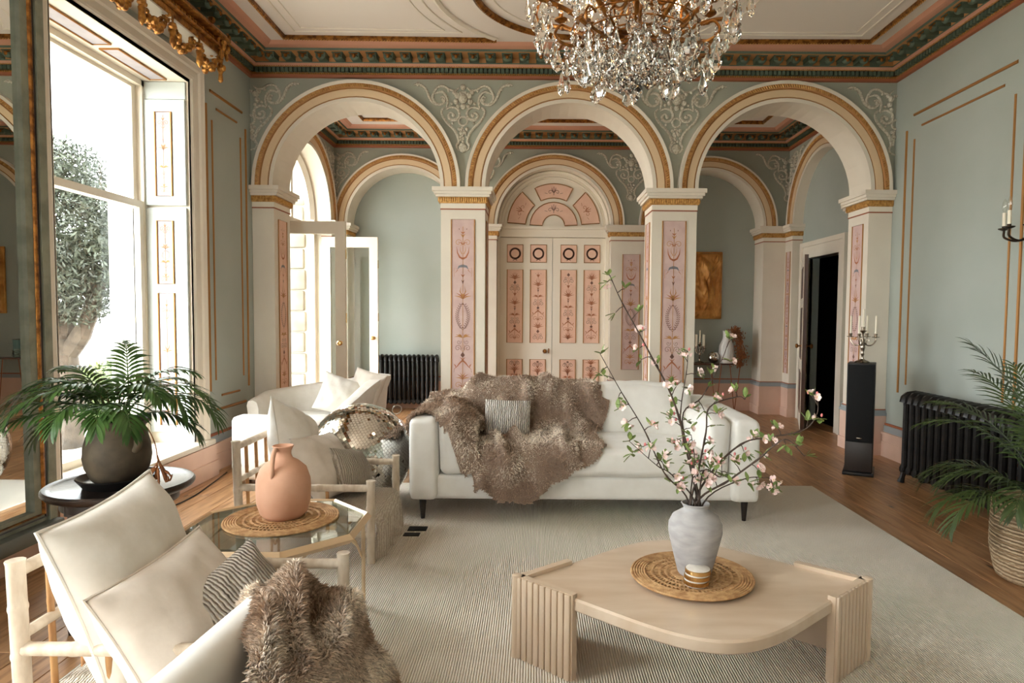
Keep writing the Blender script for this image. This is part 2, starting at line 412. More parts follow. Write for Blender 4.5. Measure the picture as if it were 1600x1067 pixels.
def archivolt(fn, c, r_in, r_out, parent, full=True):
    """raised moulded arch band: white rim, gilt rope, buff fascia, gilt line, white inner edge. fn(u,z,d) d = outward from wall"""
    n = 40
    prof = [(r_in-.002, -.06, 0), (r_in-.002, .034, 0), (r_in+.034, .036, 0), (r_in+.036, .03, 1), (r_in+.045, .03, 1), (r_in+.047, .04, 2), (r_in+.112, .044, 2),
            (r_in+.114, .036, 1), (r_in+.122, .036, 1), (r_in+.126, .052, 3), (r_in+.165, .058, 3), (r_in+.168, .062, 0), (r_out-.004, .066, 0), (r_out, .0, 0)]
    b = B(); k = len(prof)
    for i in range(n+1):
        a = PI-PI*i/n
        for q, d, _ in prof: b.v.append(fn(c+q*math.cos(a), SPR+q*math.sin(a), d))
    for i in range(n):
        for j in range(k-1): b.f.append((i*k+j, i*k+j+1, (i+1)*k+j+1, (i+1)*k+j)); b.m.append(prof[j+1][2])
    o = obj('archivolt', b, [M['white'], M['goldline'], M['tan'], M['ochre']], parent)
    rp = B(); q = r_in+.1455; cnt = int(PI*q/.0225)
    for i in range(cnt):
        a = PI*(i+.5)/cnt; p0 = Vector(fn(c+(q-.016)*math.cos(a), SPR+(q-.016)*math.sin(a), .058)); a2 = a+.012; p1 = Vector(fn(c+(q+.016)*math.cos(a2), SPR+(q+.016)*math.sin(a2), .06))
        rp.tube([p0, (p0+p1)/2, p1], [.005, .0085, .005], 5)
    obj('rope_carving', rp, M['gold'], o, kind='stuff')
    return o
# plaster scroll relief; coordinates in metres from the axis of the ornament
KS = .000955
HALF = [[(40,280),(80,308),(140,300),(200,266),(260,276),(300,330),(314,390),(290,435),(250,452),(205,440),(185,405),(205,372),(235,380)],
        [(510,256),(470,246),(430,258),(390,290),(365,340),(345,390),(305,440),(262,462)],
        [(300,345),(225,322),(178,360),(160,420),(172,490)],
        [(172,500),(120,478),(60,496),(38,550),(62,598),(120,606),(152,570),(130,535),(98,548)],
        [(190,480),(222,512),(212,570),(170,632),(100,700),(62,760),(44,830),(64,866),(52,908),(0,930)]]
def ornament(fn, parent, sides=(-1,1), seed=0):
    b = B(); rg = random.Random(seed)
    zz = lambda y: 3.643-(y-250)*KS
    def P(u, y, d): return fn(u*KS, zz(y), d)
    for s in sides:
        for st in HALF:
            pth = smoothpath([(u*s, y, 0) for u, y in st], 5); n = len(pth)
            b.tube([P(p.x, p.y, .006) for p in pth], [.0145*(1-.45*abs(2*i/(n-1)-1)**2) for i in range(n)], 6)
        for (u, y, ru) in ((470,250,20),(430,262,16),(205,405,22),(98,560,22),(120,440,16),(90,330,26),(150,310,18),(60,360,34),(74,420,30),(52,470,22),(110,640,14),(40,700,20),(22,740,22),(40,780,16),(150,590,12),(210,500,14),(300,420,14),(395,300,14)):
            b.ball(P(u*s, y, .004), (ru*KS, ru*KS, ru*KS), 7, 5)
        for i in range(6):
            a = math.radians(200+i*28); q = P(s*(10+58*math.cos(a)*-1), 400+70*math.sin(a), .006); b.ball(q, .017, 6, 4)
    if len(sides) == 2:
        b.ball(P(0, 390, .004), .05, 10, 6); b.ball(P(0, 470, .004), .03, 8, 5); b.ball(P(0, 275, .004), .03, 8, 5); b.ball(P(0, 890, .004), (.045,.03,.05), 8, 5)
    b.tube([P(p[0], p[1], .006) for p in arc(0, 620, 44, 0, 360, 16)], .011, 6)
    for i in range(10): b.ball(P(rg.uniform(-26,26) if len(sides) == 2 else sides[0]*rg.uniform(4,30), 690+i*15, .006), .016, 6, 4)
    return obj('plaster_ornament', b, M['plaster'], parent)
# --- painted arabesque panels
def motif(parent, fn, w, h, seed=0, cols=('motifrust','blueblk','motifgold','motifdark'), name='painted_motif', dense=1):
    """flat painted candelabra arabesque on a panel w by h, (0,0) at its bottom centre"""
    b = B(); rg = random.Random(seed); W2 = w/2*.8
    b.c = 2; b.ribbon([(0, h*.04), (0, h*.96)], w*.022, fn)
    SEQ = [('curl',.6),('leaf',.75),('cross',.8),('bud',.35),('curl2',.85),('wing',.5),('wreath',2.0),('spray',1.0),('stem',.9),('bowl',.7),('crescent',1.0),('curl',.5),('finial',.8)]
    if dense > 1.1: SEQ = [('curl2',.8),('bud',.4),('spray',.9),('curl',.7),('cross',.7),('bud',.35),('curl2',.9),('wing',.6),('stem',.6),('spray',1.1),('finial',.6)]
    SEQ = SEQ[seed % 4:]+SEQ[:seed % 4] if dense > 1.1 else SEQ
    tot = sum(q for _, q in SEQ); k_ = max(1, round(h*.92/(tot*w*.62))); st_ = h*.92/(tot*k_); y = h*.04
    for k, q in SEQ*k_:
        H = q*st_
        for s in (-1, 1):
            X = lambda *pts: [(s*px*W2, y+py*H) for px, py in pts]
            sp = lambda cx, cy, r0, r1, a0, a1: [(s*p[0], y+cy*H+p[1]) for p in spiral(cx*W2, 0, r0*W2, r1*W2, a0, a1, 22)]
            def leafy(p, a, l, c):
                b.c = c; p0 = (s*p[0]*W2, y+p[1]*H); d = (s*math.cos(a)*l*W2, math.sin(a)*l*W2); n_ = (-d[1]*.25*s, d[0]*.25*s)
                b.ribbon([p0, (p0[0]+d[0]*.45+n_[0]*.5, p0[1]+d[1]*.45+n_[1]*.5), (p0[0]+d[0], p0[1]+d[1])], [w*.012, w*.055, w*.004], fn)
            if k == 'curl':
                b.c = 2; b.ribbon(sp(.5, .5, .42, .06, 230, -260), w*.02, fn); leafy((0,.2), .7, .5, 0)
            elif k == 'curl2':
                b.c = 3; b.ribbon(sp(.52, .3, .38, .05, 210, -300), w*.02, fn); b.ribbon(sp(.42, .78, .26, .04, 150, 620), w*.016, fn); b.c = 2; b.ribbon(X((0,0),(.25,.2),(.15,.55)), w*.014, fn)
            elif k == 'leaf':
                for a, l, c in ((.25,.8,2),(.75,.85,0),(1.2,.8,2)): leafy((0,.1), a, l, c)
            elif k == 'cross':
                b.c = 0; b.ribbon(X((0,.75),(.35,.5),(.6,.25),(.95,.0)), [w*.07,w*.06,w*.035,w*.01], fn); b.ribbon(X((0,.8),(.3,1.0)), [w*.05,w*.008], fn); leafy((.75,.15), 1.1, .45, 0); b.c = 3; b.ribbon(X((.9,.05),(.97,-.25)), w*.012, fn)
            elif k == 'bud':
                b.c = 3; b.ribbon(X((.0,.0),(.12,.4),(0,1.0)), [w*.02,w*.10,w*.004], fn)
            elif k == 'wing':
                for a, l in ((.1,.9),(.45,.8),(.8,.6)): leafy((.05,.2), a, l, 2)
            elif k == 'wreath':
                pts = [(s*W2*.62*math.sin(t*PI)**.8, y+H*(.05+.9*t)) for t in [j/14 for j in range(15)]]
                b.c = 3; b.ribbon(pts, w*.014, fn)
                for j, p in enumerate(pts[1:-1]):
                    for q_, c in ((-1, 3), (1, 3)): b.ribbon([p, (p[0]+s*q_*w*.05, p[1]+w*.02), (p[0]+s*q_*w*.085, p[1]+w*.07)], [w*.008,w*.034,w*.004], fn)
            elif k == 'spray':
                for x_, a, c in ((.0,1.15,2),(.0,.75,0),(.0,.35,2)): leafy((x_,.15), a, 1.0, c)
                b.c = 2; b.ribbon(X((0,.1),(.3,.7),(.2,1.0)), [w*.01,w*.03,w*.004], fn)
            elif k == 'stem':
                leafy((0,.15), 1.25, .5, 3); leafy((0,.65), 1.0, .4, 0)
            elif k == 'bowl':
                b.c = 1; b.ribbon(X((0,.62),(.4,.55),(.6,.3)), [w*.13,w*.09,w*.01], fn); b.c = 2; b.ribbon(X((.6,.3),(.95,.45),(.95,-.4)), w*.012, fn); b.c = 0; b.ribbon(X((.55,.25),(.85,-.05)), [w*.03,w*.006], fn)
            elif k == 'crescent':
                b.c = 0; b.ribbon(X((0,.2),(.35,.3),(.6,.6),(.68,1.0)), [w*.09,w*.07,w*.045,w*.004], fn); b.c = 2; b.ribbon(X((.1,.5),(.3,.75),(.28,1.0)), [w*.03,w*.02,w*.004], fn)
            else:
                leafy((0,.1), 1.0, .5, 2); leafy((0,.4), .8, .35, 0); b.c = 3; b.ribbon(X((.4,.75),(.42,.85)), w*.03, fn)
        y += H
    b.fix = False
    return obj(name, b, [M[c] for c in cols], parent, 0)
def panel(parent, fn, u0, u1, z0, z1, m='lilac', seed=0, d=0, name='painted_panel', frame=.014, cols=None, dense=1, art=True):
    b = B(); b.prism([(u0,z0),(u1,z0),(u1,z1),(u0,z1)], lambda u, z, q: fn(u, z, d+q), -.004, .003)
    obj(name, b, M[m], parent, 0)
    g = B(); c = frame/2
    g.tube([fn(u0, z0, d+.004), fn(u1, z0, d+.004), fn(u1, z1, d+.004), fn(u0, z1, d+.004)], c, 6, True)
    obj('gilt_frame', g, M['goldline'], parent, 0)
    if art: motif(parent, lambda u, v, q: fn((u0+u1)/2+u, z0+v, d+.0045+q), u1-u0, z1-z0, seed, *([cols] if cols else []), dense=dense)

# --- front arcade
FA = lambda u, z, d: (u, YA-d, z)
AR = [(-1.77, .83), (.33, .83), (2.46, .855)]
wa = struct('wall_arcade', arched(B(), lambda u, z, d: (u, YA+d, z), XL, XR, 0, YA2-YA, AR, ZC+.05), [M['green_relief'], M['white']])
for c, r in AR: archivolt(FA, c, r, r+.2, wa)
for u, sd in ((-.72, (-1,1)), (1.385, (-1,1)), (XL, (1,)), (XR, (-1,))):
    ornament(lambda q, z, d, u=u: (u+q, YA-d, z), wa, sd, int(u*10))
def capital(parent, x0, x1, y0, y1, sides='fblr'):
    """stepped capital round a rectangular shaft"""
    b = B()
    ex = lambda e: (x0-(e if 'l' in sides else 0), x1+(e if 'r' in sides else 0), y0-(e if 'f' in sides else 0), y1+(e if 'b' in sides else 0))
    b.c = 3; b.box(*ex(.006), 2.425, 2.437)
    b.c = 1; b.box(*ex(.004), 2.437, 2.488)
    b.c = 2; b.box(*ex(.016), 2.488, 2.496); b.box(*ex(.022), 2.496, 2.548)
    b.c = 0; b.box(*ex(.045), 2.548, 2.572); b.box(*ex(.062), 2.572, 2.60); b.box(*ex(.078), 2.60, SPR)
    o = obj('capital', b, [M['white'], M['cream'], M['gold'], M['rust']], parent, 0)
    lf = B(); xa, xb, ya, yb = ex(.022)
    for s in sides:
        L = xb-xa if s in 'fb' else yb-ya; k = max(3, int(L/.022))
        for i in range(k):
            t = (i+.5)/k
            p = {'f': (xa+L*t, ya), 'b': (xa+L*t, yb), 'l': (xa, ya+L*t), 'r': (xb, ya+L*t)}[s]
            lf.ball((p[0], p[1], 2.522), (.009, .009, .024), 5, 5)
    obj('leaf_carving', lf, M['gold'], o, kind='stuff')
    return o
def plinth(parent, x0, x1, y0, y1, sides='fblr'):
    b = B(); ex = lambda e: (x0-(e if 'l' in sides else 0), x1+(e if 'r' in sides else 0), y0-(e if 'f' in sides else 0), y1+(e if 'b' in sides else 0))
    b.box(*ex(.03), 0, .12); b.box(*ex(.02), .12, .40); b.c = 1; b.box(*ex(.028), .40, .43); b.box(*ex(.015), .43, .455); b.c = 2; b.box(*ex(.006), .455, .466)
    obj('plinth', b, [M['pink'], M['greyblue'], M['rust']], parent, 0)
PIERS = [(XL+.003, -2.60, 'fbr', 11), (-.94, -.50, 'fblr', 1), (1.16, 1.605, 'fblr', 5), (3.315, XR-.003, 'fbl', 8)]
for i, (a, c, sd, s) in enumerate(PIERS):
    p = obj('pier', B().box(a, c, YA, YA2, .0, 2.56), M['white'], wa, 0)
    capital(p, a, c, YA, YA2, sd); plinth(p, a, c, YA, YA2, sd)
    if i in (1, 2):
        m_ = (a+c)/2; panel(p, FA, m_-.115, m_+.115, .56, 2.33, 'lilac', s)
    if 'r' in sd: panel(p, lambda u, z, d, c=c: (c+d, u, z), YA+.1, YA2-.1, .56, 2.33, 'peach' if i == 0 else 'lilac', s+2)
    if 'l' in sd: panel(p, lambda u, z, d, a=a: (a-d, u, z), YA+.1, YA2-.1, .56, 2.33, 'lilac', s+4)

# --- far wall with three arches, niches and the double door
FB = lambda u, z, d: (u, YB-d, z)
BR = [(-1.86, .78), (.26, .80), (2.42, .78)]
wb = struct('wall_back', arched(B(), lambda u, z, d: (u, YB+d, z), XL, XR, 0, .33, BR, ZC+.05), [M['green_relief'], M['white']])
b = B().box(-3.4, 4.1, 9.58, 9.75, -.1, ZC+.1); obj('niche_wall', b, M['green'], wb)
for c, r in BR: archivolt(FB, c, r, r+.19, wb)
for u, sd in ((-.80, (-1,1)), (1.34, (-1,1)), (XL, (1,)), (XR, (-1,))): ornament(lambda q, z, d, u=u: (u+q, YB-d, z), wb, sd, int(u*10)+3)
for a, c, sd, pn in ((XL+.003, -2.64, 'fr', 0), (-1.08, -.54, 'flr', 1), (1.06, 1.64, 'flr', 1), (3.2, XR-.003, 'fl', 0)):
    p = obj('pilaster', B().box(a, c, YB-.04, 9.577, 0, 2.56), M['white'], wb, 0)
    capital(p, a, c, YB-.04, 9.577, sd); plinth(p, a, c, YB-.04, 9.577, sd)
    m_ = (a+c)/2
    if pn: panel(p, lambda u, z, d: (u, YB-.04-d, z), m_-.12, m_+.12, .62, 2.24, 'lilac', int(m_*10)+9)
def dado(parent, fn, u0, u1):
    b = B(); b.prism([(u0,0),(u1,0),(u1,.40),(u0,.40)], fn, 0, .02); b.prism([(u0,0),(u1,0),(u1,.11),(u0,.11)], fn, 0, .034)
    b.c = 1; b.prism([(u0,.40),(u1,.40),(u1,.455),(u0,.455)], fn, 0, .026); b.c = 2; b.prism([(u0,.455),(u1,.455),(u1,.47),(u0,.47)], fn, 0, .018)
    return b
DM = [M['pink'], M['greyblue'], M['rust']]
for i, (c, r) in enumerate((BR[0], BR[2])): struct('baseboard_back_%d' % (i+1), dado(None, lambda u, z, d: (u, 9.58-d, z), c-r, c+r), DM, smooth=0)
# double door
DC = .26
dr = struct('door_1'); YD = 9.42
fd = lambda u, z, d: (u, YD-d, z)
fb = B(); fb.box(DC-.797, DC-.76, YD-.06, YD+.1, 0, 2.49); fb.box(DC+.745, DC+.797, YD-.06, YD+.1, 0, 2.49); fb.box(DC-.797, DC+.797, YD-.05, YD+.1, 2.49, 2.62); fb.box(DC-.797, DC+.797, YD-.09, YD+.1, 2.60, 2.635)
obj('door_frame', fb, M['cream'], dr, 0)
tb = B()
tb.prism(arc(DC, SPR, .797, 0, 180, 36), fd, -.06, 0)
for q, e in ((.775, .05), (.70, .025)): tb.tube([fd(u, z, 0) for u, z in arc(DC, SPR, q, 0, 180, 36)], e*.55, 6)
ty = obj('tympanum', tb, M['cream'], dr)
def sector(r0, r1, a0, a1, sd):
    poly = arc(DC, SPR+.01, r1, a0, a1, 14)+arc(DC, SPR+.01, r0, a1, a0, 14)
    obj('fan_panel', B().prism(poly, fd, .0, .008), M['peach'], ty, 0)
    obj('gilt_frame', B().tube([fd(u, z, .01) for u, z in poly], .007, 5, True), M['goldline'], ty, 0)
    mb = B(); am = math.radians((a0+a1)/2); rm = (r0+r1)/2; ux, uz = math.cos(am), math.sin(am)
    loc = lambda u, v, q: fd(DC+(rm+v)*ux+u*uz, SPR+.01+(rm+v)*uz-u*ux, .0095+q)
    mb.ribbon([(0,-.06), (0,.06)], .008, loc)
    for s in (-1, 1):
        mb.ribbon([(s*p[0], p[1]-.02) for p in spiral(.05, 0, .035, .006, 180, -200)], .006, loc)
        mb.ribbon([(0,-.03), (s*.02,.0), (s*.03,.05)], [.006,.018,.002], loc); mb.ribbon([(s*.09,-.04), (s*.13,-.03)], .005, loc)
    mb.fix = False; obj('painted_motif', mb, M['motifdark' if sd else 'motifrust'], ty, 0)
sector(.40, .60, 63, 117, 1); sector(.40, .66, 4, 47, 0); sector(.40, .66, 133, 176, 0); sector(.16, .34, 3, 177, 1)
for s, (a, c) in enumerate(((DC-.76, DC-.012), (DC-.006, DC+.745))):
    lf = obj('door_leaf', B().box(a, c, YD, YD+.05, .01, 2.485), M['cream'], dr, 0)
    for k in range(2):
        u0 = (a+.10 if s == 0 else a+.115)+k*.335; u1 = u0+.225
        panel(lf, fd, u0, u1, 2.135, 2.385, 'peach', 0, frame=.013, art=False)
        wb_ = B()
        um, zm = (u0+u1)/2, 2.26
        for i in range(30):
            t = 2*PI*i/30; px, pz = um+.066*math.cos(t), zm+.066*math.sin(t)
            for q in (-1, 1): wb_.ribbon([(px, pz), (px+.02*math.cos(t+q*.9), pz+.02*math.sin(t+q*.9)), (px+.03*math.cos(t+q*1.6), pz+.03*math.sin(t+q*1.6))], [.006,.014,.002], lambda u, v, q_: fd(u, v, .0045))
        wb_.ribbon(arc(um, zm, .066, 0, 360, 30), .016, lambda u, v, q_: fd(u, v, .0045)); wb_.fix = False
        for q in (-1, 1): wb_.ribbon([(um, zm-.08), (um+q*.03, zm-.1)], .008, lambda u, v, q_: fd(u, v, .0045))
        obj('painted_wreath', wb_, M['motifdark'], lf, 0)
        panel(lf, fd, u0, u1, .98, 2.03, 'peach', 3+s*3+k, frame=.013, cols=('motifrust','motifdark','motifrust','motifdark'), dense=1.2)
        panel(lf, fd, u0, u1, .22, .74, 'peach', 1+s+k, frame=.013, cols=('motifrust','motifdark','motifrust','motifdark'), dense=1.2)
    if s == 0:
        kb = B(); kb.lathe([(.03,0),(.03,.008),(.01,.012),(.01,.04),(.026,.05),(.03,.062),(.022,.078),(0,.082)], 14, xf=Matrix.Translation((c-.1, YD, .86)) @ Matrix.Rotation(PI/2, 4, 'X'))
        kb.box(c-.05, c-.035, YD-.01, YD, .83, .90)
        obj('knob', kb, M['bronze'], lf)

# --- right side of the far room: arch, recess and open dark door
wrb = struct('wall_right_far', arched(B(), lambda u, z, d: (XR+d, u, z), YA2, 9.6, 0, .10, [(8.15, .82)], ZC+.05), [M['green_relief'], M['white']])
archivolt(lambda u, z, d: (XR-d, u, z), 8.15, .82, 1.02, wrb)
ornament(lambda q, z, d: (XR-d, YB-.03+q, z), wrb, (-1,), 21); ornament(lambda q, z, d: (XR-d, YA2+q, z), wrb, (1,), 22)
for a, c, sd in ((8.97, YB-.04, 'fl'), (YA2, 7.33, 'bl')):
    p = obj('pilaster', B().box(XR-.04, XR+.099, a, c, 0, 2.56), M['white'], wrb, 0); capital(p, XR-.04, XR+.099, a, c, sd); plinth(p, XR-.04, XR+.099, a, c, sd)
    if a > 8: panel(p, lambda u, z, d: (XR-.04-d, u, z), a+.05, c-.05, .60, 2.28, 'lilac', 4)
rc = B(); rc.box(XR+.1, 3.78, 6.95, 7.80, 0, ZC); rc.box(XR+.1, 3.78, 8.72, 9.6, 0, ZC); rc.box(XR+.1, 3.78, 7.80, 8.72, 2.16, ZC)
obj('recess_wall', rc, M['green'], wrb, 0)
d2 = struct('door_2')
cs = B()
for (y0, y1, z0, z1) in ((8.72, 8.88, 0, 2.16), (7.64, 7.80, 0, 2.16), (7.64, 8.88, 2.16, 2.34)): cs.box(XR+.055, XR+.14, y0, y1, z0, z1)
for (y0, y1, z0, z1) in ((8.84, 8.9, 0, 2.31), (7.62, 7.68, 0, 2.31), (7.62, 8.9, 2.31, 2.37)): cs.box(XR+.035, XR+.14, y0, y1, z0, z1)
obj('door_casing', cs, M['white'], d2, 0)
dl = obj('door_leaf', B().box(-.045, 0, -.86, 0, .01, 2.14), [M['walnut']], d2, 0, loc=(3.60, 8.715, 0), rot=(0, 0, -.36))
for z0, z1 in ((.2, .7), (.86, 1.5), (1.62, 2.0)):
    obj('leaf_panel', B().box(-.056, -.044, -.74, -.12, z0, z1), M['walnut'], dl, 0)
obj('leaf_face', B().box(-.05, -.045, -.86, -.0, .01, 2.14), M['white'], dl, 0, label='white painted door face')
for q, s in ((-.045, -1), (.0, 1)):
    kb = B(); kb.lathe([(.026,0),(.026,.008),(.009,.012),(.009,.04),(.024,.05),(.03,.06),(.022,.075),(0,.08)], 14, xf=Matrix.Translation((q, -.79, 1.03)) @ Matrix.Rotation(s*PI/2, 4, 'Y'))
    obj('knob', kb, M['bronze'], dl)
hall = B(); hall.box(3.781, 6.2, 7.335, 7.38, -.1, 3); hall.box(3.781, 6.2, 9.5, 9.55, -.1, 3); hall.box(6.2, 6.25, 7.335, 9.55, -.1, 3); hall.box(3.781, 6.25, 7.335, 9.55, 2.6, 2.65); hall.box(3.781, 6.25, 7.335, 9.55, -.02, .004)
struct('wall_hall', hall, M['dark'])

# --- left side of the far room: arch with French doors
wlf = struct('wall_left_far', arched(B(), lambda u, z, d: (XL-d, u, z), YA2, 9.6, 0, .64, [(8.15, .82)], ZC+.05), [M['green_relief'], M['white']])
lb = B(); lb.box(-3.46, XL, 8.97, 9.6, -.3, SPR); obj('jamb_wall', lb, M['white'], wlf, 0)
archivolt(lambda u, z, d: (XL+d, u, z), 8.15, .82, 1.02, wlf)
ornament(lambda q, z, d: (XL+d, YB-.03+q, z), wlf, (-1,), 31)
for a, c, sd in ((8.97, YB-.04, 'fr'), (YA2, 7.33, 'br')):
    p = obj('pilaster', B().box(XL-.1, XL+.04, a, c, 0, 2.56), M['white'], wlf, 0); capital(p, XL-.1, XL+.04, a, c, sd); plinth(p, XL-.1, XL+.04, a, c, sd)
# rusticated stone quoins of the outer reveal
for i in range(14):
    z = -.3+i*.285
    obj('quoin_stone', B().rbox(-3.48, -3.13 if i % 2 else -3.15, 8.915, 9.25, z+.008, z+.277, .022, 2), M['stone'], wlf, loc=(0,0,0))
w4 = struct('window_5')
fr = B(); XW = -3.04
fr.box(XW-.05, XW+.05, 8.89, 8.97, 0, SPR); fr.box(XW-.05, XW+.05, 7.33, 7.41, 0, SPR); fr.box(XW-.06, XW+.06, 7.33, 8.97, 2.44, 2.56)
fr.tube([(XW, u, z) for u, z in arc(8.15, SPR, .785, 0, 180, 32)], .05, 4, flat=(1,0,0)); fr.box(XW-.04, XW+.04, 7.41, 8.89, 0, .03); fr.box(XW-.03, XW+.03, 8.12, 8.18, 2.56, 3.40)
obj('window_frame', fr, M['white'], w4, 0)
pg = B(); pg.prism([(8.89, 2.56), (7.41, 2.56)]+arc(8.15, SPR, .74, 180, 0, 24), lambda u, z, d: (XW+d, u, z), -.004, .004); obj('pane', pg, M['glass'], w4, 0)
d3 = struct('door_3')
for yh, s in ((7.40, 1), (8.92, -1)):
    lf = B(); x0, x1 = -2.90, -2.14; y0, y1 = (yh, yh+.045)
    st = .115
    lf.box(x0, x0+st, y0, y1, .02, 2.42); lf.box(x1-st, x1, y0, y1, .02, 2.42); lf.box(x0+st, x1-st, y0, y1, 2.42-.14, 2.42); lf.box(x0+st, x1-st, y0, y1, .02, .42)
    lo = obj('door_leaf', lf, M['white'], d3, 0)
    obj('pane', B().box(x0+st, x1-st, y0+.018, y0+.026, .42, 2.28), M['glass'], lo, 0)
    hb = B()
    for z in (.5, 1.28, 2.0): hb.box(x1, x1+.006, y0+.01, y1-.01, z, z+.11)
    obj('hinge', hb, M['brass'], lo, 0)
    kb = B(); kb.lathe([(.026,0),(.026,.006),(.009,.01),(.009,.035),(.024,.045),(.028,.055),(.02,.068),(0,.072)], 14, xf=Matrix.Translation((x1-.06, y0, 1.05)) @ Matrix.Rotation(PI/2, 4, 'X')); obj('knob', kb, M['brass'], lo)
# --- left window (and its unseen neighbours, the rearmost added for fill light)
ARC_P = [(0,0),(.028,0),(.034,.02),(.05,.026),(.10,.03),(.112,.046),(.14,.055),(.15,.06),(.15,0)]
def window(idx, a, c, full):
    w = struct('window_%d' % idx); X0 = XL; XS = -3.20; z0, z1 = .31, 3.25
    ab = B()
    # architrave swept round the opening, outward offset q, projection e
    k = len(ARC_P)
    for (u, z, su, sz) in ((a, z0, -1, 0), (a, z1, -1, 1), (c, z1, 1, 1), (c, z0, 1, 0)):
        for q, e in ARC_P: ab.v.append((X0+e, u+su*q, z+sz*q))
    for i in range(3):
        for j in range(k-1): ab.f.append((i*k+j, i*k+j+1, (i+1)*k+j+1, (i+1)*k+j)); ab.m.append(0)
    obj('architrave', ab, M['white'], w, 0)
    rv = B(); rv.box(XS-.1, X0+.002, a, a+.004, z0, z1); rv.box(XS-.1, X0+.002, c-.004, c, z0, z1); rv.box(XS-.26, X0+.002, a, c, z1-.004, z1); rv.box(-3.46, XS-.05, a, a+.05, z0, z1); rv.box(-3.46, XS-.05, c-.05, c, z0, z1)
    obj('reveal', rv, M['white'], w, 0)
    sl = B(); sl.rbox(-3.5, X0+.10, a-.15, c+.17, z0-.045, z0, .012); obj('window_sill', sl, M['white'], w)
    def sash(x, za, zb, nm):
        b = B(); f = .055; b.box(x-.02, x+.02, a+.05, a+.05+f, za, zb); b.box(x-.02, x+.02, c-.05-f, c-.05, za, zb); b.box(x-.02, x+.02, a+.05+f, c-.05-f, za, za+f); b.box(x-.02, x+.02, a+.05+f, c-.05-f, zb-f, zb)
        o = obj(nm, b, M['white'], w, 0); obj('pane', B().box(x-.003, x+.003, a+.05+f, c-.05-f, za+f, zb-f), M['glass'], o, 0)
    sash(XS+.01, z0+.0, 2.28, 'sash'); sash(XS-.035, 2.225, z1-.02, 'sash')
    bx = B()
    for u in (a, c-.05): bx.box(XS-.06, XS+.035, u, u+.05, z0, z1)
    bx.box(XS-.06, XS+.035, a, c, z1-.05, z1)
    obj('sash_box', bx, M['white'], w, 0)
    if not full: return w
    pf = lambda u, z, d: (u, c-.005-d, z)
    for za, zb, pans in ((.40, 2.235, ((1.62, 2.13), (.46, 1.545))), (2.255, 3.10, ((2.33, 3.0),))):
        sh = obj('shutter', B().rbox(-3.165, -2.835, c-.03, c-.005, za, zb, .004, 1), M['shutter'], w, 0)
        for p0, p1 in pans: panel(sh, lambda u, z, d: (u, c-.03-d, z), -3.075, -2.945, p0, p1, 'lilacgrey', int(p0*7), frame=.016, cols=('motifpale','motifpale','motifgold','motifpale'), dense=.8)
        hb = B()
        for z in (za+.2, zb-.2): hb.tube([(-3.168, c-.034, z), (-3.168, c-.034, z+.07)], .006, 6)
        obj('hinge', hb, M['white'], sh)
    ub = obj('shutter_head', B().box(-3.165, -2.835, c-.02, c-.005, 3.105, 3.24), M['shutter'], w, 0)
    for u0, u1 in ((3.95, 4.62), (4.70, 5.30)): panel(ub, lambda u, z, d: (z, u, 3.243-d), u0, u1, -3.08, -2.95, 'lilacgrey', 2, frame=.016, art=False)
    return w
for i, (a, c) in enumerate(WINS): window(i+1, a, c, i == 0)
# gilt panel mouldings on the side walls
def bars(parent, X, s, segs):
    for (y0, z0, y1, z1, r_) in segs:
        obj('gilt_bar', B().tube([(X, y0, z0), (X, y1, z1)], r_, 6), M['goldline'], parent, 0)
bars(wl, XL, 1, [(5.73,3.30,6.35,3.30,.014),(5.84,3.175,6.24,3.175,.011),(5.66,3.17,5.66,.70,.014),(5.76,3.055,5.76,.79,.011),(6.31,3.05,6.31,.78,.011),(6.42,3.16,6.42,.67,.014),(5.86,.645,6.22,.645,.011),(5.72,.525,6.35,.525,.014)])
bars(wr, XR, -1, [(6.23,3.29,4.91,3.285,.014),(6.10,3.16,5.04,3.155,.011),(6.34,3.17,6.34,.66,.014),(6.21,3.06,6.21,.75,.011),(4.92,3.05,4.92,.75,.011),(4.80,3.17,4.80,.66,.014),(5.98,.645,5.05,.645,.011),(6.2,.535,4.92,.535,.014)])
bars(wr, XR, -1, [(4.45,3.17,4.45,.66,.014),(4.45,3.29,3.0,3.29,.014),(4.3,3.06,4.3,.75,.011)])
# skirtings
def skirt(fn, u0, u1):
    b = B(); b.prism([(u0,0),(u1,0),(u1,.15),(u0,.15)], fn, 0, .05); b.prism([(u0,.15),(u1,.15),(u1,.24),(u0,.24)], fn, 0, .042); b.prism([(u0,.22),(u1,.22),(u1,.245),(u0,.245)], fn, 0, .055)
    b.c = 1; b.prism([(u0,.245),(u1,.245),(u1,.31),(u0,.31)], fn, 0, .03); b.c = 2; b.prism([(u0,.31),(u1,.31),(u1,.33),(u0,.33)], fn, 0, .022)
    return b
struct('baseboard_left', skirt(lambda u, z, d: (XL+d, u, z), YS, 3.70), [M['pink'], M['greyblue'], M['rust']], smooth=0)
struct('baseboard_left_window', B().box(XL, XL+.10, 3.70, 5.55, 0, .262).box(XL, XL+.12, 3.70, 5.55, 0, .13), M['pink'], smooth=0)
struct('baseboard_left_end', skirt(lambda u, z, d: (XL+d, u, z), 5.55, YA-.03), [M['pink'], M['greyblue'], M['rust']], smooth=0)
struct('baseboard_right', skirt(lambda u, z, d: (XR-d, u, z), YS, YA-.03), [M['pink'], M['greyblue'], M['rust']], smooth=0)

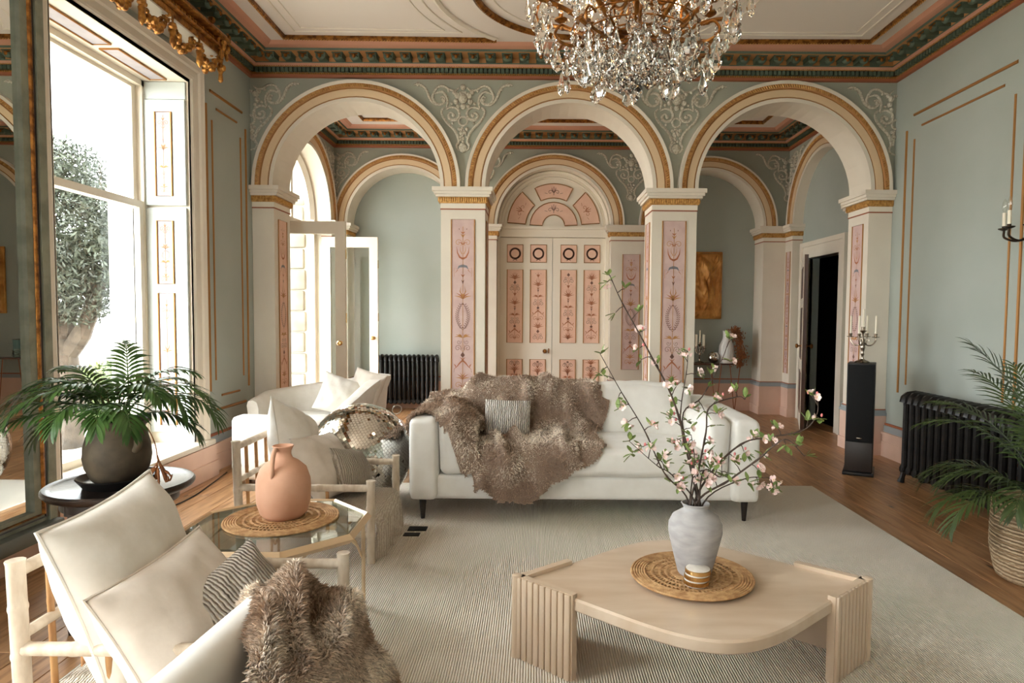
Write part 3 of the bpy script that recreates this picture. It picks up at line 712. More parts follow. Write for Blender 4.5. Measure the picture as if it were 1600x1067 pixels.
# ================================================================ soft goods
M['linen'] = mat('white_linen', (232,227,219), .9, c2=(225,219,209), scale=14, bump=.25, bscale=14, sheen=.2)
M['linen2'] = mat('oatmeal_linen', (222,211,199), .9, c2=(213,201,188), scale=14, bump=.2, bscale=16, sheen=.2)
M['sofa'] = mat('white_sofa_cotton', (233,231,226), .9, c2=(226,223,217), scale=9, bump=.2, bscale=10, sheen=.2)
M['knit'] = wave_mat('chunky_knit', (226,218,208), (150,142,134), 22, 'X', .95, 3.5, .9, lo=.25, hi=.75)
M['knit2'] = wave_mat('striped_boucle', (206,195,182), (156,143,130), 26, 'X', .95, 2.4, 1.0, lo=.3, hi=1.0)
M['rug'] = wave_mat('ribbed_wool', (243,234,221), (224,212,196), 30, 'X', .95, 1.0, .8, lo=.1, hi=.9)
M['bamboo'] = mat('pale_bamboo', (220,206,187), .5, c2=(192,174,152), scale=9, stretch=(3,3,1), bump=.1)
M['cane'] = mat('honey_cane', (190,146,96), .5, c2=(164,118,74), scale=12)
M['blackwood'] = mat('ebonised_wood', (34,26,22), .35, c2=(22,16,13), scale=10)
M['terracotta'] = mat('terracotta', (216,168,140), .8, c2=(204,152,122), scale=5, bump=.08)
M['raffia'] = mat('raffia', (206,166,118), .85, c2=(168,124,80), scale=40, bump=.4, bscale=90)
M['raffia_dark'] = mat('raffia_dark_band', (112,76,46), .85, c2=(140,98,60), scale=40)
M['travertine'] = mat('travertine', (216,196,174), .3, c2=(204,180,154), scale=3.2, stretch=(1,4,1), bump=.03, coat=.2)
M['vase'] = mat('grey_stoneware', (178,174,172), .85, c2=(158,154,153), scale=12, stretch=(1,1,3), bump=.15, bscale=40)
M['pot'] = mat('weathered_olive_pot', (92,80,62), .7, c2=(60,50,38), scale=7, bump=.2, bscale=20)
M['soil'] = mat('soil', (40,30,22), 1)
M['bark'] = mat('twig_bark', (70,54,44), .8)
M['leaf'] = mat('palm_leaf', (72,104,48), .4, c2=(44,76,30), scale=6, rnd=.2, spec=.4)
M['leaf2'] = mat('basket_palm_leaf', (68,86,38), .45, c2=(46,62,26), scale=6, rnd=.2)  # duller, yellower green for the basket palm
M['appleleaf'] = mat('apple_leaf', (130,146,82), .55, c2=(100,122,60), scale=30, rnd=.2)
M['petal'] = mat('apple_petal', (248,232,226), .7, c2=(238,200,194), scale=50, rnd=.06)
M['bud'] = mat('pink_bud', (216,126,126), .7)
M['dry'] = mat('dried_leaf', (150,92,48), .8, c2=(110,64,32), scale=20)
M['candle'] = mat('ivory_candle', (240,230,208), .5)
M['copper'] = mat('copper_hairpin', (150,92,60), .35, metal=.8)
M['crystal'] = mat('crystal', (255,252,246), .0, trans=1, ior=1.52)
M['bulb'] = mat('lit_candle_bulb', (255,206,140), .3, emit=14)
M['bulb_off'] = glass_mat('clear_bulb', (.96,.95,.92), .12)
M['marble'] = mat('white_marble', (236,230,220), .25, c2=(206,198,188), scale=14)
M['basket'] = wave_mat('woven_rattan', (196,172,140), (140,114,84), 14, 'Z', .8, 3, .6)
M['fabricblk'] = mat('speaker_grille_cloth', (12,12,12), .95)
M['blackvinyl'] = mat('black_ash_vinyl', (18,17,17), .5)
M['ceramic'] = mat('white_ribbed_ceramic', (226,224,220), .4)
M['facet'] = mat('mirror_facet', (225,222,215), .04, metal=1)
M['ballcore'] = mat('mirror_ball_grout', (150,140,128), .7)
M['goldart'] = mat('gold_leaf_relief', (218,162,88), .45, metal=.3, c2=(176,112,48), scale=5)
M['tableglass'] = glass_mat('smoked_table_glass', (.62,.66,.64), .16)
M['jarglass'] = glass_mat('blue_jar_glass', (.75,.88,.9), .08)

def block(hx, hy, hz, r, n=10, puff=(0,0,0), wr=0, seed=0, wf=4):
    """upholstered block: rounded box, crowned faces, slight creasing; centred on the origin"""
    b = B(); H = Vector((hx,hy,hz)); idx = {}
    def pt(i, j, k):
        q = Vector((2*i/n-1, 2*j/n-1, 2*k/n-1)); q = Vector([math.sin(a*PI/2)*.35+a*.65 for a in q])
        p = Vector([q[t]*H[t] for t in range(3)]); inn = Vector([max(-(H[t]-r), min(H[t]-r, p[t])) for t in range(3)])
        d = p-inn; p = inn+d.normalized()*r if d.length > 1e-9 else p
        o = p.copy()
        for t in range(3):
            u, v = q[(t+1) % 3], q[(t+2) % 3]
            p[t] += puff[t]*(1-u*u)*(1-v*v)*(1 if q[t] > 0 else -1)*abs(q[t])
        if wr:
            s = Vector((seed*3.1, seed*1.7, seed)); p += Vector((mnoise.noise(o*wf+s), mnoise.noise(o*wf+s+Vector((9,0,0))), mnoise.noise(o*wf+s+Vector((0,9,0)))))*wr
        return p
    def vid(i, j, k):
        if (i,j,k) not in idx: idx[(i,j,k)] = len(b.v); b.v.append(tuple(pt(i,j,k)))
        return idx[(i,j,k)]
    for a in range(n):
        for c in range(n):
            for e in (0, n):
                for q in (((e,a,c),(e,a+1,c),(e,a+1,c+1),(e,a,c+1)), ((a,e,c),(a+1,e,c),(a+1,e,c+1),(a,e,c+1)), ((a,c,e),(a+1,c,e),(a+1,c+1,e),(a,c+1,e))):
                    b.f.append(tuple(vid(*w) for w in q)); b.m.append(0)
    return b
def pillow(w, h, t, seed=0, pinch=.07, wr=.012, n=22, piping=False, sag=0):
    """scatter cushion in the XZ plane (thickness along Y), centred"""
    b = B()
    def P(u, v, s):
        x = u*w/2*(1-pinch*(1-v*v)*abs(u)**3); z = v*h/2*(1-pinch*(1-u*u)*abs(v)**3)
        k = max(0, (1-u*u)*(1-v*v))**.5; y = s*t/2*k
        q = Vector((x*5, s*2+y*3, z*5))+Vector((seed*2.3, seed, seed*1.1))
        d = mnoise.noise(q)*wr*2.4*k+(1-2*abs(mnoise.noise(Vector((u*2.2+seed, v*1.1, seed*1.3)))))*wr*1.1*k+mnoise.noise(q*2.7)*wr*k
        z -= sag*(1-v)*.5*k*0+sag*max(0, v)**2*(1-u*u)
        # creases running in from the corners
        cr = (math.sin((u*u*8-v*v*8)+seed)+math.sin(9*u*v+seed*2))*.18*wr*(1-k)*4*k
        return (x, y+(d+cr)*s, z)
    for s in (1, -1):
        o = len(b.v)
        for i in range(n+1):
            for j in range(n+1): b.v.append(P(math.sin((2*i/n-1)*PI/2)*.5+(2*i/n-1)*.5, math.sin((2*j/n-1)*PI/2)*.5+(2*j/n-1)*.5, s))
        for i in range(n):
            for j in range(n):
                f = (o+i*(n+1)+j, o+(i+1)*(n+1)+j, o+(i+1)*(n+1)+j+1, o+i*(n+1)+j+1); b.f.append(f if s < 0 else f[::-1]); b.m.append(0)
    me_fix = b
    if piping:
        ed = []
        for i in range(24): ed.append((-1+2*i/24, -1))
        for i in range(24): ed.append((1, -1+2*i/24))
        for i in range(24): ed.append((1-2*i/24, 1))
        for i in range(24): ed.append((-1, 1-2*i/24))
        pb = B().tube([P(u, v, 1) for u, v in ed], piping, 6, True); return b, pb
    return b
def weld(o, d=.0005):
    bm = bmesh.new(); bm.from_mesh(o.data); bmesh.ops.remove_doubles(bm, verts=bm.verts[:], dist=d); bmesh.ops.recalc_face_normals(bm, faces=bm.faces[:]); bm.to_mesh(o.data); bm.free()
def cushion(label, w, h, t, m, loc, rot, seed, group=None, piping=0, pinch=.07, wr=.012, name='cushion', cat='cushion'):
    r = pillow(w, h, t, seed, pinch, wr, piping=piping)
    b, pb = r if piping else (r, None)
    o = obj(name, b, M[m], None, 180, loc, rot); weld(o); tag(o, label, cat, group)
    if pb: obj('piping', pb, M[m], o)
    return o
# --- cloth: real draping over simple colliders, solved in a scratch scene
def drape(verts, faces, colliders, frames=45, pins=None, thick=.012, stiff=8, mass=.4):
    if not frames: return [Vector(v) for v in verts]
    sc = bpy.data.scenes.new('scratch'); cs = []
    for vs, fs in colliders:
        me = bpy.data.meshes.new('c'); me.from_pydata(vs, [], fs); o = bpy.data.objects.new('c', me); sc.collection.objects.link(o)
        m = o.modifiers.new('k', 'COLLISION'); o.collision.thickness_outer = thick; o.collision.cloth_friction = 40; o.collision.damping = .8; cs.append(o)
    me = bpy.data.meshes.new('cl'); me.from_pydata(verts, [], faces); o = bpy.data.objects.new('cl', me); sc.collection.objects.link(o)
    c = o.modifiers.new('cl', 'CLOTH'); s = c.settings
    s.quality = 6; s.mass = mass; s.tension_stiffness = 20; s.compression_stiffness = 20; s.shear_stiffness = 4; s.bending_stiffness = stiff; s.air_damping = 2
    c.collision_settings.distance_min = .008; c.collision_settings.collision_quality = 3; c.collision_settings.use_self_collision = False
    c.point_cache.frame_start = 1; c.point_cache.frame_end = frames+5
    sc.frame_start = 1; sc.frame_end = frames+5
    vl = sc.view_layers[0]
    for f in range(1, frames+1):
        sc.frame_set(f)
    dg = vl.depsgraph; dg.update(); ev = o.evaluated_get(dg); em = ev.to_mesh()
    out = [v.co.copy() for v in em.vertices]; ev.to_mesh_clear()
    for q in cs+[o]: bpy.data.objects.remove(q)
    bpy.data.scenes.remove(sc)
    return out
def boxc(x0, x1, y0, y1, z0, z1, r=.05):
    b = B().rbox(x0, x1, y0, y1, z0, z1, r, 3); return b.v, b.f
def fur(parent, verts, faces, m, n, L, seed, wdt=.0022, lay=(0,0,-.6)):
    """short pile: thin tapered strands standing on the cloth"""
    V = np.array([tuple(v) for v in verts]); Fq = np.array(faces); rg = np.random.default_rng(seed)
    T = np.concatenate([Fq[:, [0,1,2]], Fq[:, [0,2,3]]]); a, b, c = V[T[:,0]], V[T[:,1]], V[T[:,2]]
    nr = np.cross(b-a, c-a); ar = np.linalg.norm(nr, axis=1)/2; nr = nr/(ar[:,None]*2+1e-12)
    k = rg.choice(len(T), n, p=ar/ar.sum()); u = rg.random(n); v = rg.random(n); f = u+v > 1; u[f] = 1-u[f]; v[f] = 1-v[f]
    p = a[k]+u[:,None]*(b[k]-a[k])+v[:,None]*(c[k]-a[k]); N = nr[k]; sgn = rg.choice([1,1,1,-1], n); N = N*sgn[:,None]
    cl = np.array([mnoise.noise_vector(Vector(q)*9) for q in p[::1]])
    d = N+np.array(lay)*.5+cl*.7+rg.normal(0,.28,(n,3)); d /= np.linalg.norm(d,axis=1)[:,None]
    l = L*(.5+.8*rg.random(n)); w = np.cross(d, rg.normal(size=(n,3))); w /= np.linalg.norm(w,axis=1)[:,None]; w *= wdt
    d2 = d+np.array(lay)*.6; d2 /= np.linalg.norm(d2,axis=1)[:,None]
    mid = p+d*l[:,None]*.5; tip = mid+d2*l[:,None]*.5; p = p-N*.002
    VV = np.stack([p-w, p+w, mid-w*.8, mid+w*.8, tip], 1).reshape(-1,3)
    i = np.arange(n)*5
    me = bpy.data.meshes.new('fur'); me.vertices.add(len(VV)); me.vertices.foreach_set('co', VV.ravel().astype('f4'))
    li = np.stack([i, i+1, i+3, i+2, i+2, i+3, i+4], 1).ravel(); me.loops.add(len(li)); me.loops.foreach_set('vertex_index', li.astype('i4'))
    me.polygons.add(2*n); me.polygons.foreach_set('loop_start', np.stack([np.arange(n)*7, np.arange(n)*7+4],1).ravel().astype('i4'))
    me.update(calc_edges=True); me.validate(); me.materials.append(m)
    o = obj('fur', me, None, parent); o['kind'] = 'stuff'; return o
def furmat(name, cols, base):
    m = mat(name, cols[0], .9, c2=cols[1], scale=5, detail=6, island=.4, contrast=(.42,.62), stretch=base); return m
M['fur'] = furmat('brown_faux_fur', ((166,140,119), (238,226,210)), (1,.35,1))
M['furback'] = mat('fur_backing', (140,118,102), 1)

# ================================================================ rug and floor outlet
tag(obj('rug', B().rbox(-1.78, 2.28, .1, 5.27, .0005, .014, .006, 1), M['rug']), 'large ribbed cream wool rug covering the middle of the floor', 'rug')
fo = thing('floor_outlet', 'black two-part floor outlet let into the rug by the sofa', 'outlet', (-.74, 4.07, .0145))
for dx, dy, sx, sy in ((.0, .055, .06, .042), (-.018, -.055, .05, .03)): obj('cover', B().rbox(dx-sx, dx+sx, dy-sy, dy+sy, -.001, .004, .002, 1), mat('matt_black_plate', (14,14,14), .6), fo)

# ================================================================ the big sofa
sf = thing('sofa', 'long white cotton sofa on dark tapered legs below the arches', 'sofa', (.34, 4.75, .0142))
def sub(b, m, name, loc, rot=None, p=sf, **k):
    return obj(name, b, M[m], p, 180, loc, rot, **k)
sub(B().rbox(-1.12, 1.12, -.41, .47, .13, .30, .03, 3), 'sofa', 'base', (0,0,0))
for s in (-1, 1):
    sub(block(.095, .47, .28, .045, 10, (.012,0,.006), .003, 2+s), 'sofa', 'arm', (s*1.078, 0, .41))
sub(block(1.12, .09, .30, .05, 12, (0,.01,.005), .003), 'sofa', 'back', (0, .41, .45), (-.08,0,0))
sub(block(.80, .38, .095, .05, 20, (0,.012,.022), .010, 5, 7), 'sofa', 'seat_cushion', (0.0, -.085, .395))
for s in (-1, 1):
    sub(block(.085, .37, .20, .055, 14, (.02,.01,.01), .008, 9+s, 6), 'sofa', 'side_cushion', (s*.885, -.08, .50), (0, s*.05, 0))
for s, sd in ((-1, 3), (1, 4)):
    sub(block(.425, .10, .215, .075, 18, (.01,.05,.012), .020, sd, 6), 'sofa', 'back_cushion', (s*.43, .23, .645), (-.17,0,0))
for sx in (-1, 1):
    for sy in (-1, 1):
        lg = B(); lg.lathe([(.014,0),(.024,.13),(.024,.14)], 12, (sx*1.085, sy*.40, 0), xf=None); obj('leg', lg, M['blackwood'], sf)
# fur throw over its left half
def throw(label, grid, colliders, frames, m, n, L, seed, back='furback', stiff=6, keep=None):
    verts, faces = grid
    out = drape(verts, faces, colliders, frames, stiff=stiff)
    b = B(); b.v = [tuple(p) for p in out]; b.f = faces; b.m = [0]*len(faces); b.fix = False
    o = obj('fur_throw', b, M[back], None, 180); tag(o, label, 'throw')
    fur(o, out, faces, M[m], n, L, seed)
    return o
def quadgrid(fn, nu, nv, mask=None):
    vs = [fn(i/(nu-1), j/(nv-1)) for i in range(nu) for j in range(nv)]
    fs = [(i*nv+j, (i+1)*nv+j, (i+1)*nv+j+1, i*nv+j+1) for i in range(nu-1) for j in range(nv-1)]
    if mask:
        fs = [f for f in fs if all(mask((q//nv)/(nu-1), (q % nv)/(nv-1)) for q in f)]
        used = sorted({q for f in fs for q in f}); mp = {q: i for i, q in enumerate(used)}
        vs = [vs[q] for q in used]; fs = [tuple(mp[q] for q in f) for f in fs]
    return vs, fs
M['cane_gold'] = mat('pale_gilt_metal', (224,198,162), .35, metal=.4)
M['blackwood2'] = mat('dark_carved_oak', (44,32,25), .3, c2=(24,17,13), scale=14, bump=.1)
M['bark2'] = mat('palm_cane_stem', (84,84,48), .7)
M['mirrorframe'] = mat('grey_green_frame_paint', (140,142,124), .55, c2=(118,120,104), scale=12)
M['mirrorframe2'] = mat('slate_green_base_paint', (92,98,94), .5)
def world_mesh(o):
    bpy.context.view_layer.update()
    mw = o.matrix_world; return [mw @ v.co for v in o.data.vertices], [tuple(p.vertices) for p in o.data.polygons]
SOFA_COL = [world_mesh(o) for o in sf.children if not o.name.startswith('leg')]
PRO = [(0,5.27,.86),(.14,5.16,.97),(.32,5.0,.98),(.72,4.80,.72),(.84,4.72,.64),(1.24,4.30,.62),(1.34,4.22,.58),(1.75,4.10,.30)]
def prof_at(s):
    for (a, y0, z0), (b_, y1, z1) in zip(PRO, PRO[1:]):
        if s <= b_: t = (s-a)/(b_-a); return y0+(y1-y0)*t, z0+(z1-z0)*t
    return PRO[-1][1:]
def tg(u, v):
    # starts just above the upholstery, gathered into folds: u along the sofa, v from behind the back over the seat to the front
    s = v*1.72; y, z = prof_at(s); x = -.92+1.42*u
    if x < -.40: z = max(z, z+(.86-z)*min(1, (-.40-x)/.10)) if s < 1.45 else z
    x += .05*math.sin(v*9)-.12*(u-.5)*max(0, v-.45)*2
    w = .046*math.sin(u*21+v*5)+.026*math.sin(u*37+2-v*8)+.026*math.sin(v*15+u*6)
    return (x, y-w*.6, z+.04+w)
def tm(u, v):
    if u < .30 and v > .62: return v < .62+.20*(u/.30)**.7+.06*math.sin(u*30)
    if v > .66: return abs(u-.50) < .47*(1-((v-.66)/.34)**1.8)+.03
    if v < .2: return u > .06 and u < .97-.5*(.2-v)
    return True
throw('brown faux fur throw draped over the left half of the long white sofa', quadgrid(tg, 76, 92, tm), SOFA_COL, 22, 'fur', 90000, .019, 1, stiff=12)
cushion('small grey and cream cable knit cushion propped on the sofa throw', .33, .30, .13, 'knit', (-.19, 4.66, .63), (-.25, .03, .03), 3, pinch=.03)

# ================================================================ chaise by the arcade
ch = thing('chaise_longue', 'white slipcovered chaise longue with swooping back under the left arch', 'chaise', (-2.0, 5.75, 0))
sub(B().rbox(-.42, .42, -.46, .46, .06, .34, .04, 3), 'linen', 'base', (0,0,0), None, ch)
sub(block(.40, .075, .26, .045, 10, (0,.012,0), .008, 3), 'linen', 'foot_end', (-.03, -.49, .30), None, ch)
sub(block(.37, .44, .07, .05, 12, (0,0,.02), .008, 6), 'linen', 'seat_cushion', (-.04, -.02, .39), None, ch)
# wrap-round back: follows the right side, round the head end and along the left, rising to the head
path = [(.34,-.48),(.38,-.2),(.41,.1),(.47,.36),(.52,.50),(.42,.585),(.15,.60),(-.2,.60),(-.44,.56),(-.52,.42),(-.53,.1)]
topz = [.56,.63,.70,.79,.815,.80,.75,.70,.665,.645,.60]
pp = smoothpath([(x, y, z) for (x, y), z in zip(path, topz)], 6); n = len(pp); kb = B(); sec = []
for i, p in enumerate(pp):
    t = (pp[min(i+1, n-1)]-pp[max(i-1, 0)]); t.z = 0; t.normalize(); o_ = Vector((t.y, -t.x, 0)); H = p.z
    lean = .05*min(1, max(0, (H-.6)/.2))
    for (w, z) in ((-.055, .08), (-.05, .35), (-.045, H-.07), (-.03, H-.02), (.005, H), (.05+lean, H-.012), (.06+lean*.8, H-.05), (.05+lean*.4, H-.13), (.045, .35), (.045, .06)):
        q = p+o_*w; kb.v.append((q.x, q.y, z+mnoise.noise(Vector((q.x*6, q.y*6, z*6)))*.006))
k = 10
for i in range(n-1):
    for j in range(k): kb.f.append((i*k+j, i*k+(j+1) % k, (i+1)*k+(j+1) % k, (i+1)*k+j)); kb.m.append(0)
kb.f += [tuple(range(k)), tuple(range((n-1)*k, n*k))]; kb.m += [0, 0]
obj('back', kb, M['linen'], ch, 60)
for sx in (-.36, .36):
    for sy in (-.40, .40): obj('foot', B().lathe([(.022,0),(.028,.03),(.028,.07)], 10, (sx, sy, 0)), M['blackwood'], ch)
cushion('white linen cushion leaning inside the chaise head, corner upward', .38, .38, .16, 'linen', (-1.80, 6.0, .63), (-.45, .35, .25), 5, 'chaise cushions')
cushion('smaller oatmeal cushion tucked behind the white one on the chaise', .34, .34, .13, 'linen2', (-1.58, 6.12, .69), (-.4, .2, -.3), 6, 'chaise cushions')

# ================================================================ mirror ball
mbt = thing('mirror_ball', 'large mirrored disco ball on the floor beside the sofa arm', 'disco ball', (-1.245, 4.66, .38), (.2, .95, .35))
R_ = .365
obj('core', B().ball((0,0,0), R_-.004, 48, 24), M['ballcore'], mbt)
tb = B(); tb.fix = False; rg = random.Random(5); rows = 56
for i in range(rows):
    la = -PI/2+PI*(i+.5)/rows; n_ = max(3, int(2*PI*math.cos(la)*R_/.0205)); h = PI*R_/rows*.46
    for j in range(n_):
        lo = 2*PI*j/n_+i*.37; nn = Vector((math.cos(la)*math.cos(lo), math.cos(la)*math.sin(lo), math.sin(la)))
        e = Vector((-math.sin(lo), math.cos(lo), 0)); up = nn.cross(e)
        jn = Vector((rg.gauss(0,.012), rg.gauss(0,.012), rg.gauss(0,.012))); n2 = (nn+jn).normalized(); e2 = (e-n2*e.dot(n2)).normalized(); u2 = n2.cross(e2)
        if rg.random() < .012: continue
        c_ = nn*R_; w_ = 2*PI*math.cos(la)*R_/n_*.46
        tb.add([c_-e2*w_-u2*h, c_+e2*w_-u2*h, c_+e2*w_+u2*h, c_-e2*w_+u2*h], [(0,1,2,3)])
obj('mirror_tiles', tb, M['facet'], mbt, 0, kind='stuff')
lb = B()
for a in (-.12, .12): lb.tube([(a+.03*math.cos(t*2*PI/14), 0, R_+.03+.035*math.sin(t*2*PI/14)) for t in range(14)], .004, 6, True)
lb.lathe([(.05,0),(.05,.012),(0,.014)], 16, (0,0,R_-.006)); obj('hanging_loops', lb, M['chrome'], mbt)

# ================================================================ bamboo armchairs
def node_tube(b, p, q, r, n=10):
    P, Q = Vector(p), Vector(q); L = (Q-P).length; k = max(2, int(L/.13)); pts = []; rad = []
    for i in range(k+1):
        t = i/k
        for d, s in ((-.012,1), (-.004,1.09), (.004,1.09), (.012,1)):
            tt = min(1, max(0, t+d/L)); pts.append(P.lerp(Q, tt)+Vector((0,0,0))); rad.append(r*s)
    pts2, r2 = [pts[0]], [rad[0]]
    for a, c in zip(pts[1:], rad[1:]):
        if (a-pts2[-1]).length > 1e-4: pts2.append(a); r2.append(c)
    b.tube(pts2, r2, n)
def chair(label, loc):
    t = thing('bamboo_armchair', label, 'armchair', loc, (0,0,0), 'low bamboo armchairs by the window')
    def rod(nm, p, q, r, m='bamboo', **k):
        b = B(); node_tube(b, p, q, r); return obj(nm, b, M[m], t, 60, **k)
    D0, D1, Wd = -.36, .36, .325
    for s in (-1, 1):
        rod('front_leg', (D1, s*Wd, .014), (D1, s*Wd, .475), .0235); rod('back_leg', (D0, s*Wd, 0), (D0-.02, s*Wd, .69), .0235)
        rod('arm_rail', (D0, s*Wd, .432), (D1, s*Wd, .432), .020); rod('side_rail', (D0, s*Wd, .17), (D1, s*Wd, .17), .016)
        for x in (-.12, .12): rod('spindle', (x, s*Wd, .17), (x, s*Wd, .432), .010, 'cane')
    rod('back_rail', (D0-.02, -Wd, .655), (D0-.02, Wd, .655), .019); rod('back_rail', (D0-.012, -Wd, .47), (D0-.012, Wd, .47), .016)
    for y in (-.2, -.07, .07, .2): rod('spindle', (D0-.01, y, .24), (D0-.02, y, .655), .010, 'cane')
    rod('seat_rail', (D1-.01, -Wd, .225), (D1-.01, Wd, .225), .020); rod('seat_rail', (D0, -Wd, .225), (D0, Wd, .225), .020)
    obj('seat', B().rbox(D0+.01, D1-.005, -Wd+.02, Wd-.02, .225, .262, .012, 2), M['cane'], t)
    return t
c1 = chair('bamboo armchair nearest the camera with three cushions on it', (-1.09, 2.145, 0))
c2_ = chair('bamboo armchair behind the glass table, beside the mirrored ball', (-1.255, 3.875, .0))
def cotton_throw(label, cx, cy, seed):
    """woven seat cover: lies on the seat and hangs over its front edge with a fringe"""
    b = B()
    def P(u, v, dz=0):
        y = cy+(u-.5)*.60; s = v*.98; x0 = cx-.34
        if s < .68: x, z = x0+s, .268
        elif s < .76: a = (s-.68)/.08*PI/2; x, z = x0+.68+.05*math.sin(a), .268-.05*(1-math.cos(a))
        else: x, z = x0+.73+.014*math.sin(u*22+seed)*(s-.7)*6+.012, .218-(s-.76)
        w = .006*mnoise.noise(Vector((u*6+seed, v*7, seed)))+.004*math.sin(u*40+v*3)
        return (x+(w if s > .72 else 0), y+.012*math.sin(v*9+seed), z+(w+.006 if s <= .72 else 0)+dz)
    b.grid(lambda u, v: P(u, v), 30, 36)
    o = obj('seat_throw', b, M['woven'], None, 60); tag(o, label, 'throw', 'woven seat throws')
    m = o.modifiers.new('thick', 'SOLIDIFY'); m.thickness = .008
    f = B(); rg = random.Random(seed)
    for i in range(64):
        p = Vector(P((i+.5)/64, 1)); f.tube([p, p+Vector((rg.uniform(-.006,.012), rg.uniform(-.006,.006), -.03)), p+Vector((rg.uniform(-.01,.015), rg.uniform(-.012,.012), -.062))], [.003,.0035,.001], 4)
    obj('fringe', f, M['linen2'], o, kind='stuff')
    return o
M['woven'] = wave_mat('woven_cotton', (226,214,199), (206,190,172), 34, 'X', .95, 4, .8)
cotton_throw('fringed woven cotton throw on the seat of the near bamboo armchair', -1.09, 2.145, 1)
cotton_throw('fringed woven cotton throw on the bamboo armchair beside the mirror ball', -1.255, 3.875, 4)
H2 = PI/2
cushion('large white piped cushion against the back of the near bamboo armchair', .58, .56, .24, 'linen', (-1.29, 2.07, .54), (-.32, -.06, H2+.05), 11, 'plain armchair cushions', .006)
cushion('oatmeal cushion in front of the large white one, near armchair', .53, .46, .22, 'linen2', (-1.08, 1.99, .43), (-.5, -.06, H2-.08), 12, 'plain armchair cushions', .005)
cushion('striped boucle cushion at the front of the near bamboo armchair', .33, .27, .12, 'knit2', (-.95, 2.06, .46), (-.5, -.35, H2-.4), 13, 'striped boucle cushions', .0, .03)
cushion('white cushion with one corner up on the far bamboo armchair', .56, .56, .24, 'linen', (-1.46, 4.0, .545), (-.3, .38, H2-.1), 14, 'plain armchair cushions', .006)

cushion('plump oatmeal cushion below the upturned corner cushion, far armchair', .52, .42, .22, 'linen2', (-1.28, 3.96, .46), (-.5, .1, H2-.15), 15, 'plain armchair cushions', .0)
cushion('striped boucle cushion on the bamboo armchair behind the terracotta jug', .34, .28, .12, 'knit2', (-1.12, 3.99, .425), (-.5, .25, H2-.35), 16, 'striped boucle cushions', .0, .03)
# ================================================================ octagonal glass table, mat, jug
ot = thing('octagonal_table', 'octagonal brass table with smoked glass top between the bamboo armchairs', 'side table', (-1.14, 2.86, 0))
OA = [math.radians(-67+45*i) for i in range(8)]; RO = .395
ov = [(RO*math.cos(a), RO*math.sin(a)) for a in OA]
fb_ = B(); fb_.tube([(x, y, .445) for x, y in ov], .021, 4, True, flat=(0,0,1)); obj('rim', fb_, M['rose_brass'] if 'rose_brass' in M else M['cane_gold'], ot, 20)
obj('glass_top', B().prism([(x*.955, y*.955) for x, y in ov], lambda u, v, d: (u, v, .452+d), 0, .008), M['tableglass'], ot, 0)
for i in range(8):
    x, y = ov[i][0]*.95, ov[i][1]*.95; t = Vector((-y, x, 0)).normalized()*.016
    if i % 2 == 0:
        for s in (-1, 1): obj('leg', B().tube([(x+t.x*s, y+t.y*s, .0145), (x+t.x*s, y+t.y*s, .435)], .007, 8), M['cane_gold'], ot)
        x2, y2 = ov[(i+2) % 8][0]*.95, ov[(i+2) % 8][1]*.95; c_ = Vector((x, y, 0)); d_ = Vector((x2, y2, 0))
        pts = []
        for k in range(13):
            q = k/12; pp_ = c_.lerp(d_, q); pp_.z = .24+.185*math.sin(PI*q)**.6; pts.append(pp_)
        obj('arch_brace', B().tube(pts, .006, 8), M['cane_gold'], ot)
ob = B().tube([(x*.62, y*.62, .10) for x, y in ov], .006, 6, True); obj('stretcher', ob, M['cane_gold'], ot)
def raffia_mat(label, loc, r, z):
    t = thing('raffia_mat', label, 'placemat', (loc[0], loc[1], z), (0,0,0), 'round raffia mats')
    b = B()
    for (r0, r1) in ((0, .34), (.405, .445), (.505, .545), (.63, .675)): b.lathe([(r*r0+.001, 0), (r*r0+.001, .008), (r*r1, .009), (r*r1, 0)], 48)
    obj('woven_rings', b, M['raffia'], t, 0)
    for k in range(6): obj('coil', B().tube([(r*(.78+.042*k)*math.cos(a), r*(.78+.042*k)*math.sin(a), .005) for a in [2*PI*i/56 for i in range(56)]], r*.023, 6, True), M['raffia'], t)
    sp = B(); rg = random.Random(2)
    for (r0, r1, n_) in ((.33, .41, 40), (.44, .51, 48), (.54, .635, 56), (.67, .77, 64)):
        for i in range(n_):
            a = 2*PI*i/n_; a2 = a+.03; sp.tube([(r*r0*math.cos(a), r*r0*math.sin(a), .005), (r*r1*math.cos(a2), r*r1*math.sin(a2), .005)], .0036, 4)
    obj('stitching', sp, M['raffia'], t, kind='stuff')
    return t
raffia_mat('round raffia mat under the terracotta jug on the glass table', (-1.14, 2.92), .247, .4605)
jg = thing('terracotta_jug', 'rounded terracotta jug with looped handle on the glass table', 'jug', (-1.135, 2.93, .471))
jb = B(); jb.lathe([(.0,.0),(.082,.0),(.102,.022),(.116,.07),(.119,.13),(.117,.17),(.10,.222),(.068,.252),(.041,.268),(.034,.285),(.035,.30),(.044,.318),(.047,.322),(.044,.325),(.036,.312),(.028,.29),(.024,.25),(0,.25)], 40)
obj('body', jb, M['terracotta'], jg, 60)
hp = smoothpath([(.03,-.024,.31),(.032,-.062,.312),(.036,-.096,.285),(.036,-.106,.25),(.034,-.104,.215),(.033,-.098,.20)], 6)
obj('handle', B().tube([(p.x-.045, p.y, p.z) for p in hp], [.011]*len(hp), 8), M['terracotta'], jg, 60)

